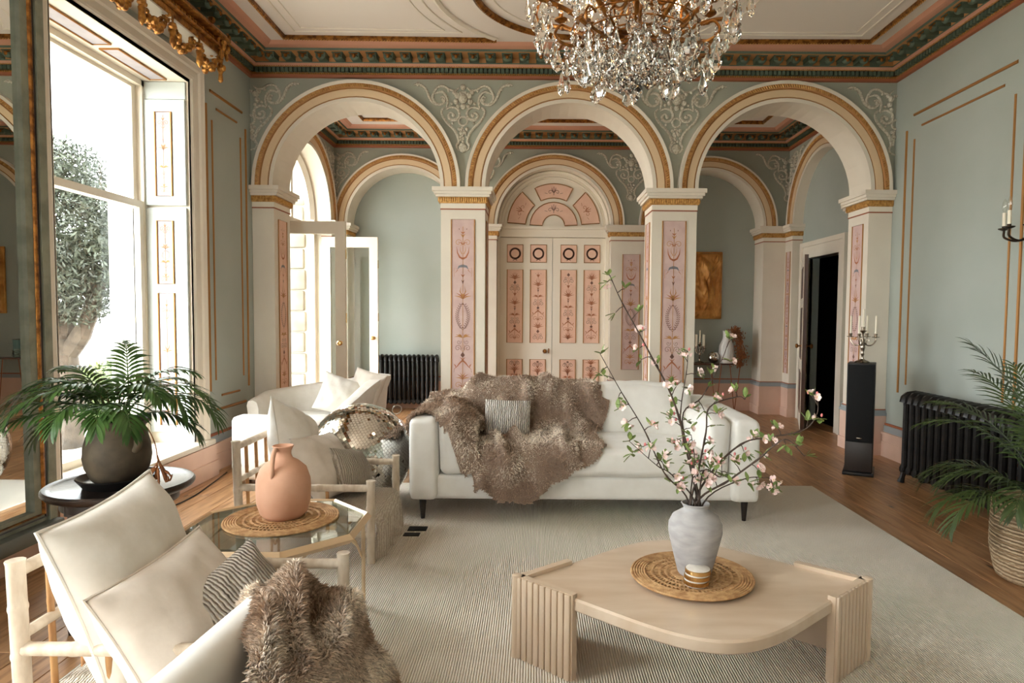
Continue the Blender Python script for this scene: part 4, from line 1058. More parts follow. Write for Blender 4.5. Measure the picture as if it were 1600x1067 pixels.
# ================================================================ round side table with the potted palm
st = thing('side_table', 'round dark carved side table with barley twist legs under the window', 'side table', (-1.885, 2.95, 0))
obj('top', B().lathe([(0,.578),(.27,.578),(.292,.588),(.302,.60),(.302,.612),(.294,.62),(.27,.616),(.262,.611),(0,.611)], 48), M['blackwood2'], st)
for k in range(4):
    a = PI/4+k*PI/2+.3; lx, ly = .21*math.cos(a), .21*math.sin(a); tw = B()
    nst = 44; vs = []
    prof = lambda z: .022+.004*math.sin(z*9)
    tw.lathe([(.028,.52),(.028,.58)], 12, (lx, ly, 0)); tw.lathe([(.0,.0),(.024,.0),(.028,.03),(.018,.06),(.026,.08),(.026,.10)], 12, (lx, ly, 0))
    rings = 60
    for i in range(rings+1):
        z = .10+.42*i/rings
        for j in range(12):
            q = 2*PI*j/12; r_ = .0215+.0065*math.cos(2*(q-z*70*.5)); tw.v.append((lx+r_*math.cos(q), ly+r_*math.sin(q), z))
    o_ = len(tw.v)-(rings+1)*12
    for i in range(rings):
        for j in range(12): tw.f.append((o_+i*12+j, o_+i*12+(j+1) % 12, o_+(i+1)*12+(j+1) % 12, o_+(i+1)*12+j)); tw.m.append(0)
    obj('leg', tw, M['blackwood2'], st)
ap = B(); ap.lathe([(.20,.53),(.235,.53),(.235,.58),(.20,.58)], 40); obj('apron', ap, M['blackwood2'], st)
ss = B(); ss.lathe([(.0,.012),(.10,.012),(.10,.0),(.135,.0),(.15,.02),(.165,.04),(.16,.044),(.14,.022),(.12,.016),(0,.016)], 36)
so = obj('saucer', ss, mat('black_saucer', (26,24,23), .3), None, 40, (-1.885, 2.93, .612)); tag(so, 'black glazed saucer under the palm pot on the round table', 'saucer')
pt = thing('potted_palm', 'parlour palm in an olive brown eared pot on the round dark table', 'potted plant', (-1.885, 2.93, .629))
pt.scale = (.91, .91, .91)
pb = B(); pb.lathe([(0,0),(.098,0),(.118,.02),(.142,.075),(.15,.125),(.146,.18),(.131,.235),(.122,.262),(.126,.278),(.142,.288),(.147,.30),(.142,.31),(.128,.306),(.115,.285),(.112,.26),(0,.258)], 40); obj('pot', pb, M['pot'], pt, 50)
for s in (-1, 1):
    hp = smoothpath([(s*.136,0,.25),(s*.165,0,.262),(s*.178,0,.235),(s*.172,0,.19),(s*.148,0,.165)], 5); obj('ear', B().tube(hp, [.014+.005*math.sin(i/len(hp)*PI) for i in range(len(hp))], 8, xf=Matrix.Rotation(-.5, 4, 'Z')), M['pot'], pt, 60)
obj('soil', B().lathe([(0,.268),(.112,.264)], 24), M['soil'], pt)
def frond(parent, base, az, el, L, droop, ll, n, m, seed, lw=.016, start=.25, vee=.5, hang=.5):
    """arching palm leaf: a rachis with paired pointed leaflets"""
    rg = random.Random(seed); P = []; p = Vector(base); e = el; k = 16
    for i in range(k+1):
        P.append(p.copy()); p = p+Vector((math.cos(az)*math.cos(e), math.sin(az)*math.cos(e), math.sin(e)))*(L/k); e -= droop/k*(.35+1.3*i/k)
        az += rg.uniform(-.02,.02)
    f = obj('frond', B().tube(P, [.0042*(1-.8*i/k)+.0008 for i in range(k+1)], 5), M[m], parent)
    b = B(); b.fix = False
    for i in range(n):
        t = start+(1-start)*(i+.3)/n; q = t*k; i0 = min(int(q), k-1); pos = P[i0].lerp(P[i0+1], q-i0); tan = (P[i0+1]-P[i0]).normalized()
        side = tan.cross(Vector((0,0,1))); side = side.normalized() if side.length > .05 else Vector((math.sin(az), -math.cos(az), 0)); upv = side.cross(tan)
        l = ll*(math.sin(PI*min(1, (.22+.78*(t-start)/(1-start)*.95)))**.7*.75+.25)*rg.uniform(.85,1.1)
        for s in (-1, 1):
            fw_ = .45+.75*(t-start)/(1-start); d = (side*s*math.cos(fw_)+tan*math.sin(fw_)+upv*(vee*.5+rg.uniform(-.12,.12))).normalized()
            wv = d.cross(upv).normalized(); pts = []; q_ = pos.copy(); dd = d.copy(); vs = []
            for j, wd in enumerate((.25,.9,1,.75,.05)):
                vs += [q_-wv*lw/2*wd, q_+upv*lw*.12*wd*0+Vector((0,0,-lw*.14*wd)), q_+wv*lw/2*wd]
                q_ = q_+dd*l/4; dd = (dd+Vector((0,0,-hang*.32))).normalized()
            b.add(vs, [(3*j+a, 3*j+a+1, 3*j+a+4, 3*j+a+3) for j in range(4) for a in (0,1)])
    lo = obj('leaflets', b, M[m], f, 60, kind='stuff'); return f
rg = random.Random(11)
for i, (az, el, L, dr_, ll) in enumerate([(-2.9,.95,.66,2.0,.17),(-2.6,.75,.70,2.1,.18),(-2.3,1.0,.62,2.2,.16),(3.0,1.1,.62,2.0,.17),(2.5,1.0,.55,1.8,.16),(1.6,1.2,.52,1.6,.15),(.9,1.1,.55,1.7,.15),(.3,1.05,.60,2.0,.17),(-.05,.85,.62,2.0,.17),(-.3,1.0,.60,2.1,.16),(-.75,.9,.52,2.1,.17),(-1.2,1.0,.46,2.2,.16),(-1.7,1.0,.46,2.2,.16),(2.8,1.3,.56,1.5,.15),(.15,1.3,.56,1.6,.15),(-2.0,1.35,.46,1.8,.15),(-2.75,1.2,.58,2.0,.16),(-.5,1.2,.55,2.0,.16),(2.2,1.42,.58,.9,.13),(-3.05,.55,.55,1.7,.17),(.05,.55,.52,1.6,.16),(-2.4,.6,.6,1.7,.16)]):
    frond(pt, (rg.uniform(-.04,.04), rg.uniform(-.04,.04), .27), az, el, L*.93, dr_+.45, ll, 17, 'leaf', i, .0165, .3, .25, .9)
for i in range(7):
    a = i*.9; obj('cane_stem', B().tube([(.035*math.cos(a), .035*math.sin(a), .26), (.045*math.cos(a), .045*math.sin(a), .36), (.07*math.cos(a+.2), .07*math.sin(a+.2), .46)], [.006,.005,.004], 6), M['bark2'], pt)
ds = thing('dried_stalk', 'withered brown palm leaf hanging beside the pot over the round table', 'dried leaf', (-1.67, 2.87, .64))
obj('stem', B().tube(smoothpath([(-.11,.02,.27),(-.05,.01,.24),(-.01,0,.17),(0,0,.10)], 5), .0025, 5), M['dry'], ds)
for i in range(9):
    a = i*.75; rb = random.Random(i); b = B().tube(smoothpath([(0,0,.12-.008*i), (.02*math.cos(a), .02*math.sin(a), .06), (.045*math.cos(a), .04*math.sin(a), rb.uniform(-.01,.05)), (.06*math.cos(a), .055*math.sin(a), rb.uniform(-.02,.02)+.012)], 4), [.002]*4+[.006]*5+[.004]*3+[.001], 5); obj('withered_leaflet', b, M['dry'], ds)

# ================================================================ gilt framed pier mirror
mr = thing('wall_mirror', 'tall pier mirror in grey green and gilt frame beside the window', 'mirror', (-2.755, 2.985, .03))
Y0_, Y1_ = -.65, .65
mfb = B(); f_ = .135
for (y0, y1, z0, z1) in ((Y0_, Y0_+f_, .12, 3.2), (Y1_-f_, Y1_, .12, 3.2), (Y0_+f_, Y1_-f_, 3.06, 3.2), (Y0_+f_, Y1_-f_, .12, .27)): mfb.box(-.03, .045, y0, y1, z0, z1)
for (y0, y1, z0, z1) in ((Y0_-.01, Y0_+.045, .12, 3.21), (Y1_-.045, Y1_+.01, .12, 3.21)): mfb.box(-.03, .062, y0, y1, z0, z1)
obj('frame', mfb, M['mirrorframe'], mr, 0)
obj('mirror_base', B().rbox(-.03, .10, Y0_-.02, Y1_+.02, .115, .20, .015), M['mirrorframe2'], mr)
obj('gilt_slip', B().tube([(.046, y, z) for y, z in ((Y0_+.075, .245), (Y1_-.075, .245), (Y1_-.075, 3.1), (Y0_+.075, 3.1))], .013, 6, True), M['bronze'], mr, 0)
obj('dark_slip', B().tube([(.046, y, z) for y, z in ((Y0_+.058, .225), (Y1_-.058, .225), (Y1_-.058, 3.12), (Y0_+.058, 3.12))], .010, 4, True), M['blackwood'], mr, 0)
obj('mirror_glass', B().box(.018, .02, Y0_+f_-.01, Y1_-f_+.01, .26, 3.07), M['mirror'], mr, 0)

# ================================================================ travertine coffee table and what stands on it
ct = thing('coffee_table', 'low travertine coffee table with pointed oval top and fluted corner slabs', 'coffee table', (.643, 2.58, 0))
def bez(p0, p1, p2, p3, n=14): return [tuple((1-t)**3*a+3*(1-t)**2*t*b_+3*(1-t)*t*t*c_+t**3*d for a, b_, c_, d in zip(p0, p1, p2, p3)) for t in [i/n for i in range(n+1)]]
q1 = [(-.69, 0)]+bez((-.44,.215), (-.27,.36), (-.15,.485), (0,.485))
half = q1+[(-x, y) for x, y in q1[::-1][1:]]
out = half+[(x, -y) for x, y in half[::-1][1:-1]]
tp = B()
for (sc, z) in ((.985,.268),(1,.275),(1,.31),(.985,.318)): tp.v += [(x*sc, y*sc, z+.012) for x, y in out]
k = len(out)
for i in range(3):
    for j in range(k): tp.f.append((i*k+j, i*k+(j+1) % k, (i+1)*k+(j+1) % k, (i+1)*k+j)); tp.m.append(0)
tp.f += [tuple(range(k))[::-1], tuple(range(3*k, 4*k))]; tp.m += [0, 0]
obj('top', tp, M['travertine'], ct, 30)
for sx in (-1, 1):
    for sy in (-1, 1):
        a = math.atan2(.185*sy, -.22*sx); L_ = .285
        lg = B(); lg.box(0, L_, -.002 if sy*sx > 0 else -.028, .028 if sy*sx > 0 else .002, 0, .332)
        rs = B(); s_ = (1 if sy*sx < 0 else -1)
        for k in range(9): rs.rbox(.008+k*.0305, .008+k*.0305+.026, (-.002 if s_ > 0 else -.012), (.012 if s_ > 0 else .002), 0, .331, .004, 2)
        o_ = obj('leg_slab', lg, M['travertine'], ct, 0, (sx*.71, 0, .0142), (0,0,a)); obj('fluting', rs, M['travertine'], o_, 30)
    obj('corner_post', B().lathe([(.021,0),(.021,.334),(.017,.337),(0,.337)], 16, (sx*.706, 0, .0142)), M['travertine'], ct)
raffia_mat('round raffia mat under the grey vase on the travertine table', (.645, 2.60), .243, .3445)
vs_ = tag(obj('vase', B().lathe([(0,0),(.062,0),(.067,.008),(.083,.07),(.098,.13),(.1075,.175),(.106,.205),(.092,.235),(.066,.253),(.050,.262),(.048,.27),(.054,.283),(.058,.287),(.054,.289),(.043,.272),(.041,.255),(.06,.23),(.075,.19),(.05,.03),(0,.03)], 48), M['vase'], None, 60, (.656, 2.60, .3545)), 'matt grey stoneware vase of blossom branches on the travertine table', 'vase')
for i in range(3):
    c_ = thing('coaster', 'white marble coaster with brass rim, %s of the stack on the travertine table' % ('bottom', 'middle', 'top')[i], 'coaster', (.640+.003*(i-1), 2.492, .3545+i*.0215), (0,0,i), 'stacked marble coasters')
    obj('disc', B().lathe([(0,0),(.046,0),(.046,.02),(.044,.021),(0,.021)], 32), M['marble'], c_, 30)
    obj('brass_rim', B().lathe([(.046,.002),(.0495,.004),(.0495,.017),(.046,.019)], 32), M['brass'], c_, 30)
# ================================================================ blossom branches
BR_ = [
[(0.564,2.580,1.033),(0.460,2.560,1.235),(0.399,2.550,1.343),(0.338,2.550,1.450),(0.292,2.550,1.549)],
[(0.511,2.520,0.783),(0.427,2.500,0.954),(0.334,2.480,1.103),(0.250,2.470,1.249)],
[(0.537,2.500,0.780),(0.469,2.460,0.827),(0.357,2.420,0.927)],
[(0.605,2.640,0.920),(0.603,2.660,1.022),(0.633,2.700,1.174),(0.636,2.700,1.246)],
[(0.664,2.620,0.741),(0.691,2.600,0.928),(0.704,2.600,1.032),(0.814,2.600,1.074),(0.845,2.600,1.064)],
[(0.618,2.700,0.963),(0.709,2.740,1.055),(0.793,2.780,1.191),(0.837,2.800,1.297)],
[(0.750,2.600,0.807),(0.849,2.600,0.891),(0.949,2.600,0.912),(1.073,2.580,0.945),(1.125,2.580,1.007),(1.128,2.580,1.079)],
[(0.766,2.520,0.757),(0.877,2.500,0.851),(0.925,2.480,0.905),(0.966,2.460,0.929),(1.027,2.450,0.868)],
[(0.859,2.620,0.737),(0.989,2.640,0.733)],
[(0.622,2.500,0.836),(0.601,2.470,0.941)],
[(0.660,2.500,0.799),(0.717,2.480,0.779),(0.717,2.460,0.834)]]
BL = ['tallest blossom branch, reaching up and left over the sofa','slim blossom branch leaning left in front of the sofa back','short blossom branch at the left of the grey vase','upright blossom branch crooked at its tip, in the vase','branch rising then bending level to the right above the sofa arm','blossom branch leaning right towards the console table','long branch arching right with one pale bloom at its raised tip','long branch sweeping right with leaves and a drooping bare end','low level branch out of the vase, leafy at its right end','short upright blossom branch at the front of the vase','small hooked twig at the front right of the vase']
lm = B(); lm.fix = False
for j, (w, x) in enumerate(((.15,0),(.8,.3),(1,.55),(.6,.85),(.02,1))): lm.v += [(x, -w*.24, .02*j*(1 if j < 3 else .3)), (x, 0, -.04+.0*j), (x, w*.24, .02*j*(1 if j < 3 else .3))]
lm.f = [(3*j+a, 3*j+a+1, 3*j+a+4, 3*j+a+3) for j in range(4) for a in (0,1)]; lm.m = [0]*8
leafme = lm.mesh('leaf', M['appleleaf'], 60)
def flower(seed):
    b = B(); b.fix = False; rg = random.Random(seed)
    for k in range(5):
        a = k*2*PI/5; R = Matrix.Rotation(a, 4, 'Z') @ Matrix.Rotation(-.5+rg.uniform(-.25,.2), 4, 'Y')
        b.add([(.06,-.05,0),(.06,.05,0),(.45,-.36,.08),(.45,0,.0),(.45,.36,.08),(.85,-.3,.22),(.95,0,.16),(.85,.3,.22)], [(0,3,2),(0,1,3),(1,4,3),(2,3,6,5),(3,4,7,6)], R)
    b.c = 1; b.ball((0,0,.08), .12, 6, 4); return b.mesh('blossom', [M['petal'], mat('stamen', (214,190,90), .8)], 60)
FL = [flower(i) for i in range(3)]
budme = B().ball((0,0,0), (.3,.3,.42), 6, 5).mesh('bud', M['bud'])
rg = random.Random(21)
for i, (pts, lab) in enumerate(zip(BR_, BL)):
    a = i*2.4; base = [(.656+.025*math.cos(a), 2.60+.025*math.sin(a), .40), (.656+.022*math.cos(a)+.2*(pts[0][0]-.656)*.3, 2.60+.02*math.sin(a), .64)]
    org = Vector(base[1]); path = smoothpath([Vector(p)-org for p in base+pts], 6); n = len(path); r0 = .0052 if len(pts) > 4 else .0042
    rad = [r0*(1-.72*k/(n-1))*(1.35 if k % 6 == 5 else 1) for k in range(n)]
    t = thing('blossom_branch', lab+('' if 'vase' in lab else ', from the grey vase'), 'branch', org, (0,0,0), 'apple blossom branches in the vase')
    b = B(); b.tube(path, rad, 6); spurs = []
    L = 0; acc = 0
    for k in range(9, n):
        acc += (path[k]-path[k-1]).length
        if acc > .043 or k == n-1:
            acc = 0; tan = (path[k]-path[k-1]).normalized(); q = Vector((rg.gauss(0,1), rg.gauss(0,1), rg.gauss(0,.8)+.3)); q = (q-tan*q.dot(tan)*.7).normalized()
            l = rg.uniform(.018,.05) if k < n-1 else .006; e = path[k]+q*l; spurs.append((e, q))
            b.tube([path[k], path[k]+q*l*.5+Vector((0,0,.004)), e], [.0022,.0018,.0014], 5)
    obj('twig', b, M['bark'], t, 60)
    for e, q in spurs:
        for k in range(rg.choice((3,3,4,5))):
            s = rg.uniform(.026,.046); d = (q+Vector((rg.gauss(0,.7), rg.gauss(0,.7), rg.gauss(.2,.5)))).normalized()
            o = bpy.data.objects.new('leaf', leafme); C.objects.link(o); o.parent = t; o.location = e+d*.004; o.rotation_euler = (d.to_track_quat('X', 'Z')).to_euler(); o.scale = (s,s,s)
        if rg.random() < .66:
            for k in range(rg.choice((1,2,2,3))):
                s = rg.uniform(.015,.023); d = (q+Vector((rg.gauss(0,.8), rg.gauss(0,.8)-.3, rg.gauss(.2,.6)))).normalized()
                o = bpy.data.objects.new('blossom', FL[rg.randrange(3)]); C.objects.link(o); o.parent = t; o.location = e+d*.012; o.rotation_euler = (d.to_track_quat('Z', 'Y')).to_euler(); o.scale = (s,s,s)
            if rg.random() < .5:
                o = bpy.data.objects.new('bud', budme); C.objects.link(o); o.parent = t; o.location = e+Vector((rg.uniform(-.012,.012), rg.uniform(-.012,.012), .012)); o.scale = (.017,)*3

# ================================================================ cast iron radiators
def radiator(label, loc, rot, n, pitch, H, dep):
    t = thing('radiator', label, 'radiator', loc, rot)
    b = B(); w = pitch*.42
    cols = 3 if dep > .16 else 2
    for k in range(cols):
        y = (k-(cols-1)/2)*dep/cols*.92; r = min(w, dep/cols*.42)
        b.tube([(0,y,.09),(0,y,.15),(0,y,H-.10),(0,y,H-.04)], [r*.9,r*.78,r*.78,r*.95], 8)
    pts = [(0,-dep/2*.8,H-.07),(0,-dep/2*.72,H-.03),(0,-dep/4,H-.008),(0,0,H),(0,dep/4,H-.008),(0,dep/2*.72,H-.03),(0,dep/2*.8,H-.07)]
    b.tube(pts, w*.98, 8); b.tube([(0,-dep/2*.8,.12),(0,0,.10),(0,dep/2*.8,.12)], w, 8)
    b.tube([(-pitch/2,0,H-.06),(pitch/2,0,H-.06)], .026, 8); b.tube([(-pitch/2,0,.13),(pitch/2,0,.13)], .026, 8)
    b.c = 0
    me = b.mesh('section', M['iron'])
    for i in range(n): obj('section', me, None, t, loc=((i-(n-1)/2)*pitch, 0, 0))
    for k in (0, n-1):
        x = (k-(n-1)/2)*pitch
        for y in (-1, 1): obj('foot', B().tube([(x, y*dep*.3, .12), (x, y*dep*.36, .05), (x, y*dep*.42, .0)], [.026,.02,.03], 8), M['iron'], t)
    return t
radiator('long black cast iron radiator along the right wall behind the palm', (3.20, 4.36, 0), (0,0,H2), 26, .088, .745, .22)
radiator('black cast iron radiator in the left niche behind the sofa', (-1.84, 9.42, 0), (0,0,0), 14, .066, .775, .15)

# ================================================================ speaker with candelabra
sp_ = thing('floor_speaker', 'tall black floor standing loudspeaker beside the right hand pier', 'loudspeaker', (2.93, 5.82, 0), (0,0,-.50))
obj('cabinet', B().rbox(-.11, .11, -.16, .16, .03, .985, .004), M['blackvinyl'], sp_)
obj('grille', B().rbox(-.104, .104, -.172, -.159, .30, .978, .006), M['fabricblk'], sp_)
obj('lower_front', B().rbox(-.107, .107, -.166, -.159, .04, .295, .003), mat('dark_wood_vinyl', (52,44,40), .45), sp_)
obj('base', B().rbox(-.125, .125, -.185, .17, .0, .03, .006), M['blackvinyl'], sp_)
obj('badge', B().rbox(-.022, .022, -.175, -.171, .325, .337, .001), M['silver'], sp_)
def candelabra(label, loc, H, sp, m, rot=0, arms=4, group=None, ch=.14):
    t = thing('candelabra', label, 'candelabra', loc, (0,0,rot), group)
    b = B(); b.lathe([(0,0),(.062,0),(.064,.006),(.05,.016),(.028,.024),(.013,.035),(.010,.06),(.016,.075),(.010,.09),(.018,H*.42),(.022,H*.48),(.011,H*.6),(.016,H*.66),(.010,H*.72),(.009,H-.03),(.014,H-.02),(.03,H-.008),(.031,H-.004),(.014,H),(.016,H+.03),(.012,H+.03)], 20); obj('stem', b, M[m], t)
    tops = [(0,0,H+.024)]
    for k in range(arms):
        a = 2*PI*k/arms+.5; u = Vector((math.cos(a), math.sin(a), 0)); z = H*.66
        pth = smoothpath([Vector((0,0,z)), u*sp*.35+Vector((0,0,z-.035)), u*sp*.75+Vector((0,0,z-.03)), u*sp*1.0+Vector((0,0,z+.01)), u*sp+Vector((0,0,H-.065))], 5)
        ab = B(); ab.tube(pth, .0055, 6); ab.tube([tuple(u*sp*.4*(1+.25*math.cos(q))+Vector((0,0,z+.0+.02*math.sin(q)))) for q in [i*.5 for i in range(9)]], .003, 5)
        ab.lathe([(.006,-.002),(.03,.004),(.031,.008),(.012,.01),(.015,.036),(.011,.036)], 16, tuple(u*sp+Vector((0,0,H-.065)))); obj('arm', ab, M[m], t); p = u*sp; tops.append((p.x, p.y, H-.035))
    for p in tops: obj('candle', B().lathe([(.009,0),(.0085,ch),(.003,ch+.004),(0,ch+.004)], 12, p), M['candle'], t)
    return t
candelabra('silver five armed candelabra with ivory candles on the black loudspeaker', (2.93, 5.82, .986), .29, .105, 'silver', .3, ch=.16)

# ================================================================ basket palm at the right
bk = thing('basket_palm', 'feathery palm in a woven rattan basket at the right edge', 'potted plant', (2.73, 3.42, 0))
bb = B(); prof = []
bb.lathe([(0,0),(.20,0),(.225,.05),(.24,.15),(.243,.28),(.238,.40),(.230,.425),(.222,.415),(.222,.33),(0,.33)], 44); obj('basket', bb, M['basket'], bk, 40)
cb_ = B()
for i in range(27):
    z = .012+i*.0153; r_ = .2+.043*min(1, z/.17)**.6-.004*max(0, z-.28)/.14; cb_.tube([(r_*math.cos(2*PI*k/40), r_*math.sin(2*PI*k/40), z) for k in range(40)], .0082, 5, True)
obj('coil', cb_, M['basket'], bk, kind='stuff')
obj('soil', B().lathe([(0,.34),(.22,.338)], 20), M['soil'], bk)
rg = random.Random(4)
for i, (az, el, L, dr_, ll) in enumerate([(2.75,1.05,.62,2.3,.22),(2.4,.95,.75,2.4,.22),(2.95,.75,.60,2.3,.2),(2.05,1.2,.95,1.6,.22),(1.75,1.3,1.0,1.2,.22),(1.4,1.35,1.0,1.1,.2),(3.2,.75,.65,2.4,.2),(1.0,1.1,.85,1.7,.2),(.3,1.0,.8,1.8,.2),(-.6,1.0,.7,1.8,.2),(-1.6,1.1,.6,2.2,.2),(-2.5,1.0,.6,2.4,.2),(2.2,1.38,1.05,.8,.22),(2.6,1.3,.85,1.9,.22),(.9,1.4,.95,.9,.2)]):
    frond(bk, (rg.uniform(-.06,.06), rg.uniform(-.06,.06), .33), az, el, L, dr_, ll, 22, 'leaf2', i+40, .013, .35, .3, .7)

# ================================================================ wall sconce
sc_ = thing('wall_sconce', 'dark bronze wall sconce with candle bulbs on the right wall', 'wall light', (3.53, 4.62, 2.02), (0,0,0))
obj('backplate', B().lathe([(0,0),(.05,0),(.055,.008),(.03,.02),(.012,.035),(0,.04)], 20, xf=Matrix.Rotation(-H2, 4, 'Y')).box(-.012, .02, -.02, .02, -.14, .14), M['darkmetal'], sc_)
for s in (-1, 0, 1):
    b = B(); b.tube(smoothpath([(-.02,0,-.02),(-.09,s*.06,-.075),(-.15,s*.115,-.05),(-.155,s*.12,.0)] if s else [(-.02,0,-.02),(-.12,0,-.08),(-.20,0,-.05),(-.205,0,.0)], 6), .008, 8)
    p = (-.155, s*.12, 0) if s else (-.205, 0, 0); b.lathe([(.008,0),(.036,.012),(.038,.018),(.012,.02),(.014,.034)], 16, p); obj('arm', b, M['darkmetal'], sc_)
    obj('candle_tube', B().lathe([(.0125,.03),(.0125,.13),(.0,.13)], 12, p), M['candle'], sc_)
    obj('bulb', B().lathe([(.006,.13),(.014,.15),(.018,.17),(.014,.2),(.006,.225),(0,.232)], 12, p), M['bulb_off'], sc_)

# ================================================================ console table in the right niche
cn = thing('console_table', 'half round console table on copper hairpin legs in the right niche', 'console table', (2.40, 9.50, 0))
obj('top', B().prism([(.62*math.cos(a), .26*math.sin(a)) for a in [PI+PI*i/24 for i in range(25)]], lambda u, v, d: (u, v, d), .690, .712), M['walnut'], cn)
for px, py in ((-.50,-.10), (-.2,-.20), (.2,-.20), (.50,-.10)):
    for s in (-1, 1): obj('leg', B().tube([(px+s*.075, py, .69), (px+s*.012, py, .10), (px, py, .0)], .0065, 8), M['copper'], cn)
candelabra('small silver candelabra with four white candles on the niche console table', (2.375, 9.36, .712), .27, .075, 'silver', .2, 4, None, .17)
db = thing('mirror_ball', 'small mirrored disco ball standing on the niche console table', 'disco ball', (2.575, 9.36, .797))
obj('core', B().ball((0,0,0), .082, 24, 14), M['ballcore'], db)
tb = B(); tb.fix = False
for i in range(15):
    la = -PI/2+PI*(i+.5)/15; n_ = max(3, int(2*PI*math.cos(la)*.085/.018))
    for j in range(n_):
        lo = 2*PI*(j+.3*i)/n_; nn = Vector((math.cos(la)*math.cos(lo), math.cos(la)*math.sin(lo), math.sin(la))); e = Vector((-math.sin(lo), math.cos(lo), 0)); u2 = nn.cross(e); w_ = 2*PI*math.cos(la)*.085/n_*.45; h = .0082; c_ = nn*.085
        tb.add([c_-e*w_-u2*h, c_+e*w_-u2*h, c_+e*w_+u2*h, c_-e*w_+u2*h], [(0,1,2,3)])
obj('mirror_tiles', tb, M['facet'], db, 0, kind='stuff')
rib = lambda a, z: .02*math.cos(a*22)
va = obj('ribbed_vase', B().lathe([(0,0),(.09,0),(.105,.03),(.11,.13),(.10,.25),(.072,.31),(.055,.35),(.05,.38),(.052,.45),(.058,.465),(.05,.465),(.042,.38),(0,.36)], 66, wob=rib), M['ceramic'], None, 60, (2.76, 9.37, .712)); tag(va, 'tall white ribbed vase on the niche console table', 'vase')
df = thing('dried_spray', 'rust brown dried foliage spilling from the white ribbed vase', 'dried flowers', (2.80, 9.34, 1.13))
rg = random.Random(6)
for k in range(9):
    a = rg.uniform(-1.3,.9); l = rg.uniform(.45,.75); pth = smoothpath([(-.02,.01,.0), (.04*math.cos(a)+.02, .05*math.sin(a)-.02, .06), (.10*math.cos(a)+.03, .07*math.sin(a)-.03, -.06), (.11+.06*rg.random(), .06*math.sin(a)-.05, -.3*l/.5), (.11+.08*rg.random(), .05*math.sin(a)-.05, -.62*l)], 6)
    o = obj('stalk', B().tube(pth, .003, 5), M['dry'], df); b = B()
    for p in pth[5:]:
        for q in range(4):
            e_ = p+Vector((rg.gauss(0,.035), rg.gauss(0,.025), rg.gauss(0,.025))); b.tube([p, e_], [.0015,.001], 4); b.ball(e_, (.007,.007,.014), 5, 4)
    obj('seed_heads', b, M['dry'], o, kind='stuff')
jr = thing('candle_jar', 'blue glass candle jar wound with wire at the console table end', 'jar', (1.985, 9.40, .712))
obj('glass', B().lathe([(.05,.0),(.055,.01),(.055,.26),(.053,.26),(.052,.012),(0,.01)], 24), M['jarglass'], jr); obj('metal_rim', B().tube([(.055*math.cos(2*PI*i/24), .055*math.sin(2*PI*i/24), .26) for i in range(24)], .005, 6, True), M['silver'], jr)
obj('candle', B().lathe([(0,.012),(.04,.012),(.04,.12),(0,.12)], 20), M['candle'], jr)
wb_ = B()
for k in range(4): wb_.tube([((.062+.006*math.sin(i*1.3+k))*math.cos(2*PI*i/24), (.062+.006*math.sin(i*1.3+k))*math.sin(2*PI*i/24), .03+.02*k+.012*math.sin(i*.9+k*2)) for i in range(24)], .003, 5, True)
obj('wire_wrap', wb_, M['silver'], jr)
def rel(u, v):
    x = (u-.5)*.47; z = (v-.5)*.97
    f = max(0, 1-((x+.03)/.17)**2)*max(0, 1-(abs(z)/.45)**4)
    y = -.04-.05*f-.11*abs(mnoise.noise(Vector((x*8+z*3, z*2.6, 1))))*(.5+f)-.05*abs(mnoise.noise(Vector((x*20-z*4, z*8, 3))))
    e = min(u, 1-u, v*1.9, (1-v)*1.9)*14; return (x, y*min(1, e)-.01, z)
ga = thing('gold_relief', 'crumpled gold relief artwork hanging in the right niche', 'wall art', (2.49, 9.575, 1.83))
b = B(); b.grid(rel, 50, 90); obj('relief', b, M['goldart'], ga, 60); obj('panel', B().rbox(-.237, .237, -.035, -.0, -.487, .487, .012), M['goldart'], ga)

M['pelmetgold'] = mat('pelmet_gilding', (198,142,70), .38, metal=.7, c2=(120,72,28), scale=25, bump=.3, bscale=80)
# ================================================================ gilt pelmet over the window
pl = thing('pelmet', 'heavy carved gilt pelmet with swags above the left window', 'pelmet', (-2.82, 4.58, 3.50))
pe = B()
for (y0, y1, e0, z0, z1) in ((-.95,.95,.22,.0,.05), (-.96,.96,.245,.05,.075), (-.98,.98,.20,.075,.13), (-1.0,1.0,.27,.13,.16)): pe.rbox(.0, e0, y0, y1, z0, z1, .012)
obj('rail', pe, M['pelmetgold'], pl); bd = B()
for i in range(62): bd.ball((.232, -.93+i*.0305, .062), .013, 6, 5)
for i in range(50): bd.ball((.21, -.95+i*.0388, .10), (.012,.016,.022), 6, 5)
obj('bead_row', bd, M['pelmetgold'], pl, kind='stuff')
obj('soffit_board', B().box(.0, .21, -.94, .94, -.012, .0), M['white'], pl, 0)
rg = random.Random(8)
def swag(y0, y1, drop):
    b = B()
    for i in range(16):
        t = i/15; y = y0+(y1-y0)*t; z = -.01-drop*math.sin(PI*t); s = .016+.024*math.sin(PI*t)
        for k in range(4): b.ball((.20+rg.uniform(-.02,.02)*1.4, y+rg.uniform(-.012,.012), z+rg.uniform(-.6,.6)*s), s*rg.uniform(.5,.8), 6, 5)
    obj('swag', b, M['pelmetgold'], pl)
for a in range(5): swag(-.90+a*.37, -.90+(a+1)*.37-.06, .15)
def tassel(y, l):
    b = B(); b.tube([(.22,y,.02),(.22,y,-.05)], .008, 6); b.lathe([(0,0),(.022,-.01),(.03,-.04),(.016,-.055),(.024,-.07),(.02,-.10),(.024,-.15),(.012,-l),(0,-l-.02)][::-1], 12, (.22, y, -.04)); obj('tassel', b, M['pelmetgold'], pl)
for y in (-.55, -.18, .19, .56): tassel(y, .17)
